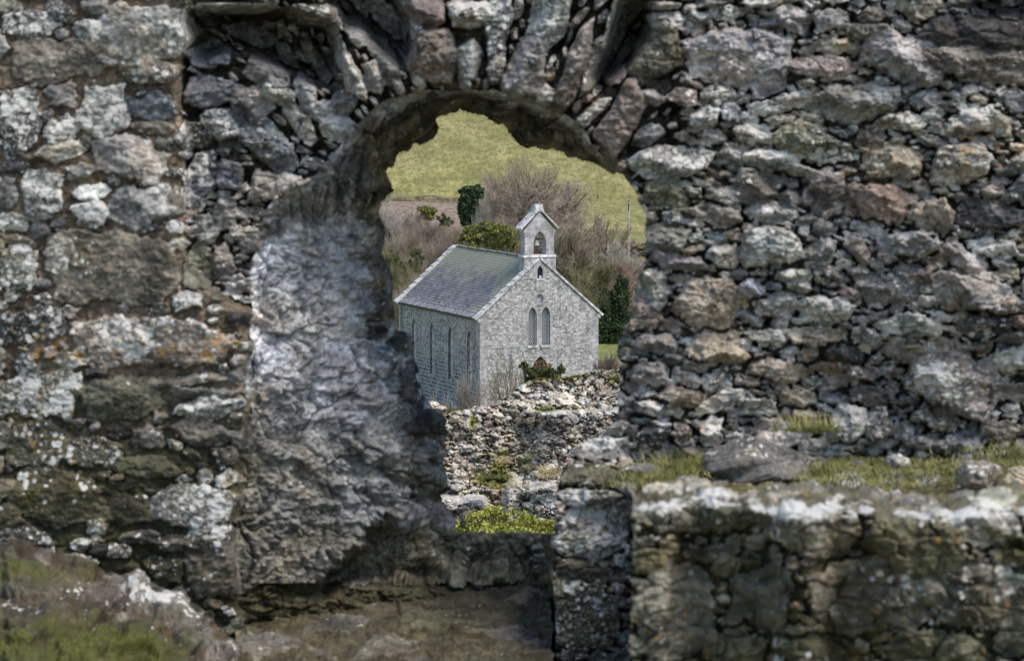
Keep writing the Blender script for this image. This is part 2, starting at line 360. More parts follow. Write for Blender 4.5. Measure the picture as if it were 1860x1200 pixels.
st = R.stamp
K = [  # key stones: x, y, width, height, turn, height out of the wall in cm, tone
 (50,45,118,56,0,2,'D'),(105,30,66,48,0,2.5,'D'),(172,12,54,30,0,2,'L'),(162,57,56,44,0,2.5,'L'),(265,55,160,104,-3,3,'L'),(95,105,185,80,2,2.5,'T'),(195,108,34,26,0,2,'L'),(262,128,118,52,8,3,'T'),
 (35,220,78,140,0,2.5,'D'),(112,175,66,50,0,2,'L'),(112,232,70,56,0,2.2,'G'),(115,272,80,30,-8,2,'T'),(195,195,96,98,0,2.5,'L'),(275,195,92,50,3,2,'B'),(275,232,80,26,3,1.5,'T'),(230,290,150,88,8,4,'L'),
 (20,305,50,24,0,1.5,'D'),(75,355,84,108,0,2.5,'G'),(142,310,50,34,0,2,'G'),(16,352,40,66,0,2,'G'),(160,349,70,32,0,2.5,'W'),(162,388,70,46,0,2,'L'),(258,375,115,76,0,2.6,'L'),(320,362,28,50,0,2,'T'),(350,358,44,54,0,3,'L'),
 (18,405,60,30,5,2,'L'),(30,435,80,22,4,2,'T'),(32,492,80,88,0,2,'M'),(205,488,275,142,2,3,'T'),(105,462,70,66,10,2,'T'),(52,592,130,84,0,2.6,'D'),(280,622,330,92,3,3.2,'T'),(130,650,60,40,0,2,'T'),
 (70,722,165,96,0,2,'M'),(215,728,150,84,5,2,'M'),(340,690,170,24,-6,3,'T'),(360,712,130,22,4,3,'G'),(378,742,120,44,-12,3.5,'L'),(370,790,120,40,5,3,'G'),(60,812,130,76,0,1.6,'M'),(170,820,110,66,0,1.6,'M'),(110,898,190,84,5,2,'M'),
 (262,850,130,40,3,2,'M'),(350,925,180,84,0,3,'L'),(235,925,80,60,0,2,'M'),(252,975,80,26,0,2.2,'G'),(330,990,110,28,8,2.5,'G'),(400,1012,140,150,20,4,'G'),(300,1030,90,44,10,2,'M'),(215,1000,60,32,0,2,'G'),
 (385,100,96,46,5,5,'B'),(372,108,60,40,0,3,'B'),(378,165,98,54,-4,7,'B'),(402,222,66,72,10,6,'B'),(458,188,84,62,5,6,'G'),(352,245,70,60,0,4,'D'),(368,318,74,76,0,5,'B'),(416,318,56,62,0,6,'B'),(492,262,118,74,38,5,'B'),(497,338,112,62,3,5,'L'),
 (486,132,84,46,22,6,'G'),(510,172,70,40,32,6,'G'),(555,172,46,84,-18,6,'L'),(545,222,40,92,-35,4,'P'),(574,112,26,96,-32,6,'P'),(408,388,50,84,0,4,'L'),(372,415,56,56,0,4,'L'),(362,480,50,86,0,3,'M'),(405,476,46,78,-10,5,'P'),(440,215,40,60,20,3,'B'),
 (430,520,50,40,0,3,'L'),(610,230,60,50,20,4,'L'),(590,205,56,40,-10,4,'L'),(625,185,44,60,40,5,'G'),
 # the ring of the arch
 (632,120,150,36,66,9,'P'),(652,60,60,40,50,8,'L'),(680,138,64,40,70,9,'L'),(704,120,120,40,66,8,'G'),(792,104,96,104,0,11,'P'),(772,22,92,76,20,13,'P'),(852,25,92,62,0,12,'P'),(740,30,110,30,70,6,'G'),(855,108,76,48,86,9,'L'),
 (905,42,130,50,100,8,'B'),(902,112,84,36,96,8,'L'),(958,128,140,72,104,11,'G'),(990,50,170,62,110,9,'G'),(988,178,64,34,118,7,'L'),(1044,124,165,46,113,11,'P'),(1082,120,110,44,112,9,'G'),(1128,40,140,46,112,9,'G'),(1127,214,150,72,120,10,(.27,.22,.19)),
 (1177,246,62,36,150,9,'B'),(1192,95,104,100,10,7,'M'),(1210,292,160,60,-4,9,'G'),(845,150,50,24,80,6,'L'),(930,160,40,24,100,6,'L'),(760,150,40,22,70,5,'L'),(720,155,50,22,60,5,'L'),(575,30,120,40,10,4,'M'),(430,14,160,22,3,6,'L'),
 # rubble on the right
 (1350,112,188,112,0,10,'L'),(1366,68,60,30,0,12,'B'),(1205,38,72,32,0,7,'L'),(1270,32,66,24,5,7,'B'),(1196,10,80,18,0,6,'L'),(1285,4,66,22,0,6,'G'),(1392,45,66,18,0,8,'B'),(1580,62,110,44,8,6,'G'),(1642,110,160,90,12,11,'L'),
 (1765,60,210,56,3,8,'D'),(1775,112,220,62,5,8,'P'),(1560,182,175,58,-6,8,'G'),(1475,262,124,62,16,9,'M'),(1283,212,66,42,-12,7,'L'),(1326,202,32,34,0,7,'B'),(1180,180,60,34,10,4,'G'),(1240,178,64,34,10,6,'P'),(1404,290,110,44,8,8,'W'),
 (1445,306,120,24,16,9,'L'),(1372,335,92,52,10,8,'P'),(1312,352,72,36,3,8,'G'),(1310,388,80,40,3,8,'G'),(1402,388,88,40,0,7,'L'),(1436,362,44,30,0,6,'G'),(1500,350,86,66,-6,7,'P'),(1592,365,145,66,2,10,(.27,.21,.165)),
 (1625,292,118,68,0,8,'T'),(1745,297,118,82,0,9,'T'),(1790,215,124,50,22,9,'T'),(1640,222,110,34,0,7,'T'),(1690,392,96,56,25,8,'P'),(1800,388,120,46,4,6,'D'),(1652,440,124,46,5,10,'L'),(1562,450,62,40,60,6,'P'),(1615,462,44,34,0,6,'P'),
 (1392,446,118,72,0,9,'G'),(1312,462,64,44,0,8,'L'),(1490,456,66,44,0,7,'L'),(1752,470,92,42,28,9,'L'),(1762,526,150,76,12,12,'L'),(1655,502,80,50,-14,9,'P'),(1612,520,110,50,10,7,'G'),(1290,546,112,90,0,9,'T'),(1362,526,48,34,0,8,(.33,.33,.35)),
 (1182,528,64,84,0,7,'L'),(1200,432,96,64,0,7,'G'),(1232,474,120,34,14,8,'G'),(1212,352,96,58,5,5,'M'),(1410,560,90,44,0,6,'L'),(1500,560,110,50,3,6,'L'),(1834,552,70,34,-6,7,'P'),(1440,500,70,32,0,6,'G'),
 (1300,634,100,62,4,8,'T'),(1410,670,116,38,10,9,'T'),(1532,645,70,30,5,8,'D'),(1562,676,60,28,0,7,'P'),(1400,610,90,40,4,7,'L'),(1200,625,90,40,0,7,'G'),(1480,610,100,36,0,6,'T'),(1640,640,90,40,10,6,'T'),(1742,690,205,116,28,12,(.26,.24,.22)),
 (1696,756,92,48,16,10,'T'),(1541,762,76,66,0,13,(.42,.41,.39)),(1592,770,58,64,0,9,'P'),(1640,782,34,36,0,8,'W'),(1290,782,50,56,0,8,'P'),(1300,694,66,36,0,8,'L'),(1182,742,66,24,8,8,'L'),(1235,786,34,54,0,7,'P'),(1190,796,56,40,0,7,'D'),
 (1752,806,66,56,0,8,'B'),(1695,806,130,32,3,8,'G'),(1180,680,70,44,0,7,'L'),(1240,720,80,36,4,7,'T'),(1370,740,90,34,0,7,'G'),(1450,720,80,34,-4,6,'T'),(1790,590,110,34,5,7,'D'),(1660,590,120,40,6,7,'L'),
 (1090,812,96,44,-4,7,'L'),(1075,862,120,46,0,5,'M'),(1075,905,125,36,0,5,'M'),(1070,965,124,84,0,4,'L'),(1058,1112,128,170,0,3,'M'),(1060,1035,110,30,3,3,'G'),
 # stones left standing round the foot of the opening
 (770,770,90,50,15,7,'D'),(752,690,60,110,10,5,'D'),(700,740,110,46,25,7,'G'),(690,820,120,60,20,7,'T'),(770,860,90,70,10,7,'G'),(640,770,70,50,0,5,'B'),(740,620,60,50,0,6,'D'),(700,660,80,56,15,6,'B'),(790,935,90,50,10,7,'G'),(700,890,120,50,12,5,'G'),(690,560,50,60,0,5,'D'),
 (735,930,90,40,4,5,'G'),
]
for q in K:
    st(q[0], q[1], q[2] * 1.0, q[3] * 1.0, q[4], q[5] * (.013 if q[0] > 345 else .015), q[6], sharp=.13 if q[0] < 345 else .2, warp=.45 if (q[1] < 320 and 330 < q[0] < 1260) else .8)
m_left = face_left; m_rev = reveal & ~opening & (V < 1060)
m_top = (V < 330) & (U > 330) & (U < 1240) & ~reveal
rest = ~reveal & ~face_left
def fan(x, y): return math.degrees(math.atan2(y - 420, x - 900))       # stones of the arch point at its centre
R.fill(900, (60, 150), (.45, .8), 2, .03, 'LTGMMD', only=m_left, sharp=.13)
R.fill(3500, (22, 60), (.5, .9), 0, .024, 'LTGMD', only=m_left, sharp=.2)
R.fill(900, (50, 120), (.25, .45), fan, .05, 'LGBPG', only=m_top, test=.04, sharp=.16, warp=.5)
R.fill(2500, (16, 50), (.3, .7), fan, .035, 'LGBPG', only=m_top, test=.06, sharp=.2, warp=.5)
rr = rest & ~m_top & ~on_ledge
R.fill(1500, (60, 150), (.3, .6), 4, .07, 'LGGPTL', only=rr, test=.12, sharp=.16)
R.fill(5000, (26, 76), (.3, .7), 6, .05, 'LGGPTLB', only=rr, test=.15, sharp=.2)
R.fill(4000, (12, 34), (.35, .8), 6, .03, 'LGGPTL', only=rr, test=.4, sharp=.3)
R.fill(260, (30, 110), (.35, .7), 8, .03, 'BLGG', only=m_rev & (t < .65), sharp=.3)
R.fill(700, (30, 90), (.35, .7), 10, .06, 'DGBM', only=m_rev & (t > .6) & (V > 430))
R.fill(500, (20, 70), (.5, .9), 0, .05, 'DGM', only=m_rev & (V <= 430))
R.fill(500, (20, 60), (.5, .9), 0, .02, 'LTG', only=on_ledge)
floorm = (U < 1003) & (D >= D_floor - .02) & (V > 1040) & (U > 400)
R.fill(90, (30, 150), (.15, .35), 0, .012, 'TGM', only=floorm)

# bedding mortar, soil and dressed render between the stones
mort = (fbm(U, V, 44, 5, 31, .55) - .5)
H = R.H.copy()
gap = np.where(m_left, -.018, np.where(m_top, -.10, -.05))
gap = np.where(m_rev, -.005, gap); gap = np.where(on_ledge | floorm, 0, gap)
gap = gap + mort * np.where(m_left, .025, np.where(m_rev, .05, .07))
H = np.where(R.occ, np.maximum(H, gap + .004), gap)
rough = fbm(U, V, 26, 5, 51, .6) - .5; rid = fbm(U, V, 40, 4, 52, .55, True) - .5
strat = fbm(U * .32 + V * .05, V, 15, 4, 55, .6) - .5
amp = np.where(m_left, .02, .034)
amp = np.where(m_rev, .03, amp)
H = H + rough * amp + rid * np.where(m_rev, .03, .012)
fine = (fbm(U, V, 7, 3, 61) - .5) * .012
f1, e1, i1 = fracture(U, V, 64, 34, 101, 1.4); f2, e2, i2 = fracture(U, V, 25, 14, 102, 1.5); f3, e3, i3 = fracture(U, V, 12, 8, 103, 1.3)
g1, h1_, k1 = fracture(U, V, 34, 44, 106, 1.4); g2, h2_, k2 = fracture(U, V, 15, 20, 107, 1.4); g3, h3_, k3 = fracture(U, V, 8, 9, 108, 1.3)
f1 = np.where(m_rev, g1, f1); e1 = np.where(m_rev, h1_, e1); i1 = np.where(m_rev, k1, i1); f2 = np.where(m_rev, g2, f2); e2 = np.where(m_rev, h2_, e2); i2 = np.where(m_rev, k2, i2); f3 = np.where(m_rev, g3, f3); i3 = np.where(m_rev, k3, i3)
th_ = np.arctan2(V - 430, (U - 930)); rad = np.hypot(U - 930, V - 430)
fv, ev, iv = fracture(th_ * 270 + 900, rad + 40, 44, 13, 104, 1.4); fj, ej, ij = fracture(U, V, 96, 120, 105, .8)
wv_ = m_rev * sstep(-V, -470, -380) * sstep(t, .04, .25)
calm = m_left | on_ledge | floorm; vault = m_rev & (V < 430)
a1 = np.where(calm, .004, np.where(m_rev, .035 + .03 * sstep(t, .6, .8), .055)); a2 = np.where(calm, .010, np.where(m_rev, .016 + .012 * sstep(t, .6, .8), .030)); a3 = np.where(calm, .007, .012)
soft = np.where(R.occ & ~m_rev, .3, 1.)
H = H + fine + strat * np.where(calm, .006, np.where(m_rev, .004, np.where(m_top, .010, .03))) + f1 * a1 * soft + f2 * a2 * (.3 + .7 * soft) + f3 * a3 * (.4 + .6 * soft)
H = H * (1 - .6 * wv_) + wv_ * (fv * .085 - .035 * (1 - sstep(ev, 0, .2))) + m_rev * (1 - wv_) * (fj * .05 - .035 * (1 - sstep(ej, 0, .07)))
H = H - (.030 * (1 - sstep(e1, 0, .16)) * soft + .014 * soft * (1 - sstep(e2, 0, .2))) * np.where(calm, .25, np.where(m_rev, .6, 1.))
H = np.where(floorm, H + .5 * f1 * .03 + f2 * .012, H)
near_open = .25 + .75 * sstep(dO, 2, 34)
H = np.where(m_rev, H * near_open, H)
Dn = D - H
wn = (m_rev * sstep(dE, 6, 40))[..., None] * (.75 - .3 * sstep(-V, -430, -330))[..., None] + (on_ledge | floorm)[..., None] * .8
pos_w = P(U, V, Dn) * (1 - wn) + normal_shift(R, D, H, .8) * wn
mt = np.zeros(U.shape + (3,)); n5 = fbm(U, V, 50, 4, 71)[..., None]
soil = np.array((.235, .185, .135)); rend = np.array((.44, .45, .475)); dirt = np.array((.12, .11, .085)); mossy = np.array((.13, .125, .08))
mt[:] = np.array((.15, .14, .12)); mt[m_left] = soil
mt[m_rev] = rend
lowm = sstep(V, 620, 900)[..., None] * (U < 1003)[..., None]
mt = mt * (1 - lowm) + mossy * lowm
mt = mt * (.75 + .5 * n5)
mt[on_ledge] = (.13, .12, .06); mt[floorm] = np.array((.125, .115, .08))
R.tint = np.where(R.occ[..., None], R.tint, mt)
# grey render washes over the jamb stones; green-brown damp low down; olive mottling and painted-in shade under the vault
R.tint = R.tint * (.82 + .36 * fbm(U, V, 60, 4, 91))[..., None] * (1 - .12 * R.mask[..., 2:3] * 0)
R.tint = R.tint * (1 + np.where(calm, .12, .34) * (i1 - .5) + .30 * (i2 - .5) + .22 * (i3 - .5))[..., None]
jm = (m_rev & (t < .8))[..., None]
R.tint[m_left] *= .84; wsh = (.65 * sstep(dE, 0, 70) * (.55 + .9 * fbm(U, V, 80, 3, 96)))[..., None].clip(0, .75)
R.tint = np.where(jm, (R.tint * (1 - wsh) * 1.15 + rend * wsh) * (.7 + .6 * fbm(U, V, 22, 4, 95))[..., None], R.tint)
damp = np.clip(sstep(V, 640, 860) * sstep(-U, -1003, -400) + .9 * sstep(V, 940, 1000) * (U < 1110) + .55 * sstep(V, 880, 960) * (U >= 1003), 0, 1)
sl_ = (sillp & reveal)[..., None]
R.tint = np.where(sl_, R.tint * .4 + np.array((.25, .24, .185)) * (.6 + .8 * fbm(U, V, 26, 4, 93))[..., None], R.tint)
R.tint = np.where(floorm[..., None], R.tint * (1.05 + .9 * (fbm(U * .5, V, 26, 4, 94) - .35))[..., None], R.tint)
under = m_rev * np.clip(sstep(-V, -470, -330) * sstep(t, .12, .42) + .6 * sstep(t, .74, .95) * sstep(-V, -680, -560), 0, 1)  # weight for dark stone plus shade put into the colour of soffit and inner jamb
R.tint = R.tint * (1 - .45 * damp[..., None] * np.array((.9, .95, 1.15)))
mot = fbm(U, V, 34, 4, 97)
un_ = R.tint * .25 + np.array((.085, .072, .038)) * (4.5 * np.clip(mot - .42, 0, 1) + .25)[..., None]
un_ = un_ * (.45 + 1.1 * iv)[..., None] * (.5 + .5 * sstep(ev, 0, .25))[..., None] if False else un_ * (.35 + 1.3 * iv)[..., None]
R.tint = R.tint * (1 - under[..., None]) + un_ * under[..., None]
R.mask[..., 0] = .08 + .26 * damp + .12 * (fbm(U, V, 120, 3, 77) - .5) * 2 + .10 * under
R.mask[..., 0] += .35 * np.exp(-((U - 1240) / 90) ** 2 - ((V - 840) / 45) ** 2) + .25 * np.exp(-((U - 1460) / 60) ** 2 - ((V - 770) / 40) ** 2) + .35 * on_ledge
R.mask[..., 2] *= np.where(m_rev, .6, 1); R.mask[..., 2] += .25 * m_left * (V < 640)
og = .30 * np.exp(-((V - 625) / 45) ** 2) * (U < 450) + .38 * np.exp(-((U - 1740) / 130) ** 2 - ((V - 270) / 70) ** 2) + .2 * np.exp(-((V - 660) / 90) ** 2) * (U > 1120) \
   + .32 * np.exp(-((U - 670) / 50) ** 2 - ((V - 870) / 50) ** 2) + .25 * np.exp(-((U - 100) / 120) ** 2 - ((V - 780) / 90) ** 2) + .25 * np.exp(-((U - 1080) / 60) ** 2 - ((V - 900) / 70) ** 2) + .15 * np.exp(-((U - 1290) / 60) ** 2 - ((V - 545) / 50) ** 2)
R.mask[..., 1] = .05 + .05 * (m_left | (U > 1130)) * fbm(U, V, 90, 2, 79) + .45 * og * (.3 + 1.2 * fbm(U, V, 30, 2, 78))
for (x, y, rx, ry, w) in ((372,905,45,40,1.),(1100,800,36,16,1.3),(370,965,40,12,.8),(250,622,16,22,1.2),(430,640,10,22,1.2),(1700,700,70,30,.7),(1790,210,60,14,.9),(1541,760,34,30,1.0),(1070,965,60,60,.6)):
    R.mask[..., 2] += w * np.exp(-((U - x) / rx) ** 2 - ((V - y) / ry) ** 2)
R.mask[..., 2] = np.where(floorm, .05, R.mask[..., 2]); R.mask[..., 0] = np.where(floorm, .3, R.mask[..., 0])
R.mask = np.clip(R.mask, 0, .85)
keepc = ~(opening[:-1, :-1] | opening[1:, 1:])
Uc, Vc = U[:-1, :-1], V[:-1, :-1]
sub_left = m_left[:-1, :-1]; sub_rev = reveal[:-1, :-1] & (Vc < 1060) & ~sillp[:-1, :-1] & ~(pier[:-1, :-1])
sub_sill = sillp[:-1, :-1] & reveal[:-1, :-1] & (Uc < 1003)
sub_floor = ~sub_left & ~sub_rev & ~sub_sill & (Uc < 1003) & (Vc > 1000)
sub_pier = (Uc >= 1003) & (Vc > 785) & (pier[:-1, :-1])
ring = inpoly(wobU, wobV, [(560,-400),(1260,-400),(1240,120),(1220,250),(1150,320),(1000,300),(620,300),(560,200)])[:-1, :-1] & ~sub_rev
rest_ = ~(sub_left | sub_rev | sub_sill | sub_floor | sub_pier | ring)
wall = empty('ruined_wall', P(930, 1060, 12.2), 0, 'near ruined castle wall of grey rubble with a ragged arched window hole through it', 'wall')
wall.location = (0, 0, 0)
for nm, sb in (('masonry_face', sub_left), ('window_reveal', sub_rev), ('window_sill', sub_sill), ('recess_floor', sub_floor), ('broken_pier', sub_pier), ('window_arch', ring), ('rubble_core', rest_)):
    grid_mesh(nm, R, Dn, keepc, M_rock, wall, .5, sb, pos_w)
del R, H, D, Dn, mt, wobU, wobV, fineU, fineV, dE, dO

# ---- low wall in front on the right
R = Relief(1120, 2120, 872, 1350, 2.0, seed=9); U, V = R.U, R.V
wv = V + (fbm(U, U * 0 + 7, 70, 3, 5) - .5) * 26
edge = 932 + (fbm(U, U * 0 + 2, 90, 4, 35) - .5) * 34 + 0 * U - 16 * np.exp(-((U - 1260) / 90) ** 2) + 12 * sstep(U, 1500, 1650) - 16 * sstep(U, 1700, 1860)
top = wv < edge
LZ = 1.13
D = np.where(top, LZ * F / np.maximum(V - 123, 1), LZ * F / (edge - 123) - .02 + (V - edge) * .0003)
D = blur(D, 3)
for q in [(1215,935,150,60,4,6,'G'),(1330,940,150,60,4,7,'M'),(1490,960,190,90,4,7,'G'),(1660,985,160,110,10,7,'M'),(1800,950,140,70,-5,8,'L'),(1700,1010,60,70,0,6,'D'),(1300,1000,110,36,3,4,'G'),(1180,1020,90,40,0,3,'M'),
          (1222,1120,160,200,0,5,'L'),(1385,1085,130,120,0,5,'G'),(1570,1085,240,140,-6,6,'G'),(1770,1085,220,120,12,7,'G'),(1560,1030,150,36,-8,5,'L'),(1790,1040,200,44,14,8,'G'),(1340,1180,120,80,0,4,'M'),(1500,1185,150,70,5,5,'M'),(1700,1180,190,80,4,5,'M'),(1860,1150,120,100,0,5,'G')]:
    R.stamp(q[0], q[1], q[2], q[3], q[4], q[5] * .01, q[6], sharp=.3)
fr = V > edge + 6
R.fill(500, (50, 140), (.4, .8), 3, .05, 'GMLG', only=fr, test=.1)
R.fill(2500, (16, 50), (.5, .9), 0, .03, 'GMLT', only=fr, test=.15)
R.fill(200, (40, 110), (.2, .35), 2, .02, 'LWG', only=~fr)
H = np.where(R.occ, R.H * .8, -.045 * fr) + (fbm(U, V, 30, 5, 15, .6) - .5) * .03 + (fbm(U, V, 8, 3, 16) - .5) * .01
f1, e1, i1 = fracture(U, V, 90, 44, 121, 1.2); f2, e2, i2 = fracture(U, V, 26, 18, 122, 1.2)
H = H + f1 * .03 + f2 * .018 - .016 * (1 - sstep(e1, 0, .12))
R.tint = np.where(R.occ[..., None], R.tint * .8, np.array((.12, .115, .08))) * np.array((.95, .92, .76)) * (1 + .3 * (i1 - .5) + .3 * (i2 - .5))[..., None]
R.mask[..., 0] = .31 - .2 * top + .1 * (fbm(U, V, 60, 3, 17) - .5)
R.mask[..., 0] += .5 * np.exp(-((U - 1840) / 40) ** 2 - ((V - 1000) / 30) ** 2)
R.mask[..., 1] = .15; R.mask[..., 2] = R.mask[..., 2] * .4 + (.95 * np.exp(-((V - edge + 4) / 15) ** 2)) * np.clip(2.2 * fbm(U, V, 44, 3, 44) - .45, 0, 1) + .15 + .7 * np.exp(-((U - 1850) / 50) ** 2 - ((V - 1045) / 25) ** 2)
wn = sstep(-V, -edge - 4, -edge + 14)[..., None]
lw_pos = P(U, V, D - H) * (1 - wn) + normal_shift(R, D, H, .6) * wn
lw = grid_mesh('low_stone_wall', R, D, (U > 1142 + (fbm(U * 0 + 3, V, 60, 4, 19) - .5) * 40 + 30 * sstep(-V, -900, -875)) & (V > 886 + (fbm(U, U * 0 + 8, 80, 4, 36) - .5) * 46 - 14 * sstep(-U, -1300, -1220)), M_rock, None, .6, None, lw_pos)
tag(lw, 'low mossy stone wall with a white lichened top edge in front of the grassy ledge', 'wall')

# ---- mossy rock bottom left
R = Relief(-260, 480, 960, 1350, 2.0, seed=12); U, V = R.U, R.V
prof = np.interp(U[0], [-260, 0, 60, 110, 190, 235, 330, 385, 430, 460, 480], [975, 985, 986, 996, 1032, 1058, 1082, 1130, 1165, 1240, 1330])[None, :] + (fbm(U, U * 0 + 3, 40, 3, 6) - .5) * 24
D = 10.7 - (V - prof) / 215 * .9
for q in [(60,1060,200,60,8,5,'M'),(180,1090,130,50,15,6,'G'),(290,1110,130,60,25,7,'L'),(230,1060,90,40,15,6,'L'),(350,1150,90,50,30,6,'L'),(80,1130,220,60,5,6,'M'),(240,1170,180,60,8,6,'M'),(400,1185,70,40,10,6,'L'),(40,1200,160,60,3,5,'M')]:
    R.stamp(q[0], q[1], q[2], q[3], q[4], q[5] * .01, q[6])
R.fill(500, (20, 70), (.4, .8), 12, .03, 'GML', only=V > prof, test=.15)
H = np.where(R.occ, R.H, 0) + (fbm(U, V, 40, 5, 25, .6) - .5) * .08 + (fbm(U, V, 9, 3, 26) - .5) * .014
R.tint = np.where(R.occ[..., None], R.tint * .5 * np.array((1., .93, .8)), np.array((.085, .065, .04)))
mz = fbm(U, V, 70, 3, 27)
R.mask[..., 0] = np.clip((.4 + .7 * mz) * sstep(V, 1115, 1185) * sstep(-U, -400, -300) + .55 * np.exp(-((V - 1050) / 26) ** 2) * sstep(-U, -230, -120) + .2 + .3 * (mz - .5), 0, 1)
R.mask[..., 1] = 0; dpr = V - prof
R.mask[..., 2] = .85 * np.exp(-((dpr - 24) / 26) ** 2) * sstep(U, 150, 260) * (1.7 * fbm(U, V, 36, 3, 29) - .1) + .3 * np.exp(-((V - 1095) / 22) ** 2) + .1
H = H + R.mask[..., 0] * (fbm(U, V, 12, 3, 33) - .3) * .05
mr = grid_mesh('mossy_rock', R, D, V > prof, M_rock, None, .5, None, normal_shift(R, D, H))
tag(mr, 'low rock shelf with green moss and white lichen below the left masonry', 'rock')
del R, H, D

# ------------------------------------------------------------------ terrain: castle rock, lawn, fields and hill as one sheet
def gz(x, y):
    """height of the ground below the camera"""
    zk = [(-30,-2.6),(12,-2.6),(16,-3.4),(22,-5.2),(32,-7.2),(48,-9.9),(58,-11.0),(75,-13.2),(110,-17.5),(150,-20.8),(170,-21.6),(300,-21.4),(400,-20.2),(424,-19.6),(430,-19.0),(600,2.0),(800,34.0),(1100,72.0),(1500,90.0),(3000,110.0)]
    z = np.interp(y, [a for a, b in zk], [b for a, b in zk])
    return z
def gzs(x, y):
    z = gz(x, y)
    return z + (vn(x / 9, y / 9, 3) - .5) * np.clip((y - 14) / 60, 0, 1) * .7 + (vn(x / 60, y / 60, 4) - .5) * np.clip((y - 430) / 300, 0, 1) * 10
ys = np.concatenate([np.arange(-40, 60, 2.), np.arange(60, 400, 2.), np.arange(400, 440, .5), np.arange(440, 700, 1.2), np.arange(700, 3000, 40.)])
xs = np.concatenate([np.arange(-900, -100, 25.), np.arange(-100, -45, 4.), np.arange(-45, 50, 1.), np.arange(50, 100, 4.), np.arange(100, 901, 25.)])
X, Y = np.meshgrid(xs, ys); Z = gzs(X, Y)
Z += (Y > 430) * ((vn(X * 1.1, Y * .5, 8) - .5) * .35 + (vn(X / 3, Y / 5, 8) - .5) * .5)
nb_, na_ = X.shape; idx = np.arange(nb_ * na_).reshape(nb_, na_)
FQ = np.stack([idx[:-1, :-1], idx[:-1, 1:], idx[1:, 1:], idx[1:, :-1]], -1).reshape(-1, 4)
m, t, b = mat('field_grass', 1.0); k = NB(t); b.inputs['Specular IOR Level'].default_value = .05
sx = k.sep(k.co)
n_big = k.noise(.02, 3); n_mid = k.noise(.11, 4, .6, co=k.map((1, .45, 1))); n_f = k.noise(1.1, 5, .75, co=k.map((1, .22, 1))); n_ff = k.noise(2.6, 4, .85, co=k.map((1.2, .16, 1)))
g = k.mix(k.rng(n_mid, .35, .68), (.33, .31, .115), (.50, .445, .19))
g = k.mix(k.rng(n_big, .4, .6, 0, .5), g, (.36, .32, .15))
g = k.mix(k.rng(k.noise(.5, 4, .65, co=k.map((.5, .12, 1))), .36, .6, .75, 0), g, (.22, .215, .075))
g = k.mix(k.rng(n_f, .42, .56, .7, 0), g, (.17, .17, .065))
g = k.mix(k.rng(n_ff, .34, .50, .6, 0), g, (.10, .10, .045))
# brown bracken strip and straw grass on the flat land before the hill
dead = k.mix(k.rng(k.noise(1.1, 5, .7), .38, .62), (.16, .11, .085), (.42, .33, .25))
straw = k.mix(k.rng(k.noise(.7, 5, .7), .38, .62), (.20, .19, .06), (.46, .38, .17))
lx = k.math('ADD', sx[0], k.math('MULTIPLY', k.noise(.05, 3), 10))
band = k.math('MULTIPLY', k.rng(sx[1], 418, 421, 1, 0), k.rng(sx[1], 236, 250, 0, 1))
flat = k.mix(k.rng(lx, 9, 12), dead, k.mix(k.rng(sx[1], 330, 352), straw, g))
c = k.mix(band, g, flat)
lawn = k.mix(k.rng(k.noise(1.2, 4, .6), .35, .65), (.17, .19, .06), (.30, .31, .10))
c = k.mix(k.rng(sx[1], 236, 240, 1, 0), c, lawn)
c = k.mix(k.rng(sx[1], 100, 140, 1, 0), c, k.mix(k.rng(k.noise(1.5, 4, .6), .35, .6), (.09, .10, .03), (.22, .2, .09)))
t.links.new(c, b.inputs['Base Color'])
k.bump(b, k.math('ADD', n_f, k.math('MULTIPLY', n_ff, .6)), .5, 1)
o = np_mesh('ground', np.stack([X, Y, Z + CZ], -1).reshape(-1, 3), FQ, m); tag(o, kind='structure')
def G(u, y):
    """ground point under photo column u at distance y"""
    x = (u - 930) / F * y * 1.0
    return Vector((x, y, CZ + float(gzs(np.float64(x), np.float64(y)))))

# ------------------------------------------------------------------ chapel
PH = 0.3976
AX = Vector((math.cos(PH), math.sin(PH), 0)); BX = Vector((-math.sin(PH), math.cos(PH), 0))
O = Vector((-1.97, 174.5, CZ - 15.3))           # left front corner at eave height
CW, CL, CR = 8.0, 14.2, 3.45                    # gable width, length, rise of the roof
BASE = -6.6
chapel = empty('chapel', O + Vector((0, 0, BASE)), PH, 'grey limestone chapel with slate roof and gable bellcote below the castle', 'chapel')
def cp(a, b, z): return (a, b, z - BASE)        # local frame of the chapel: a along the gable, b back, z above eave

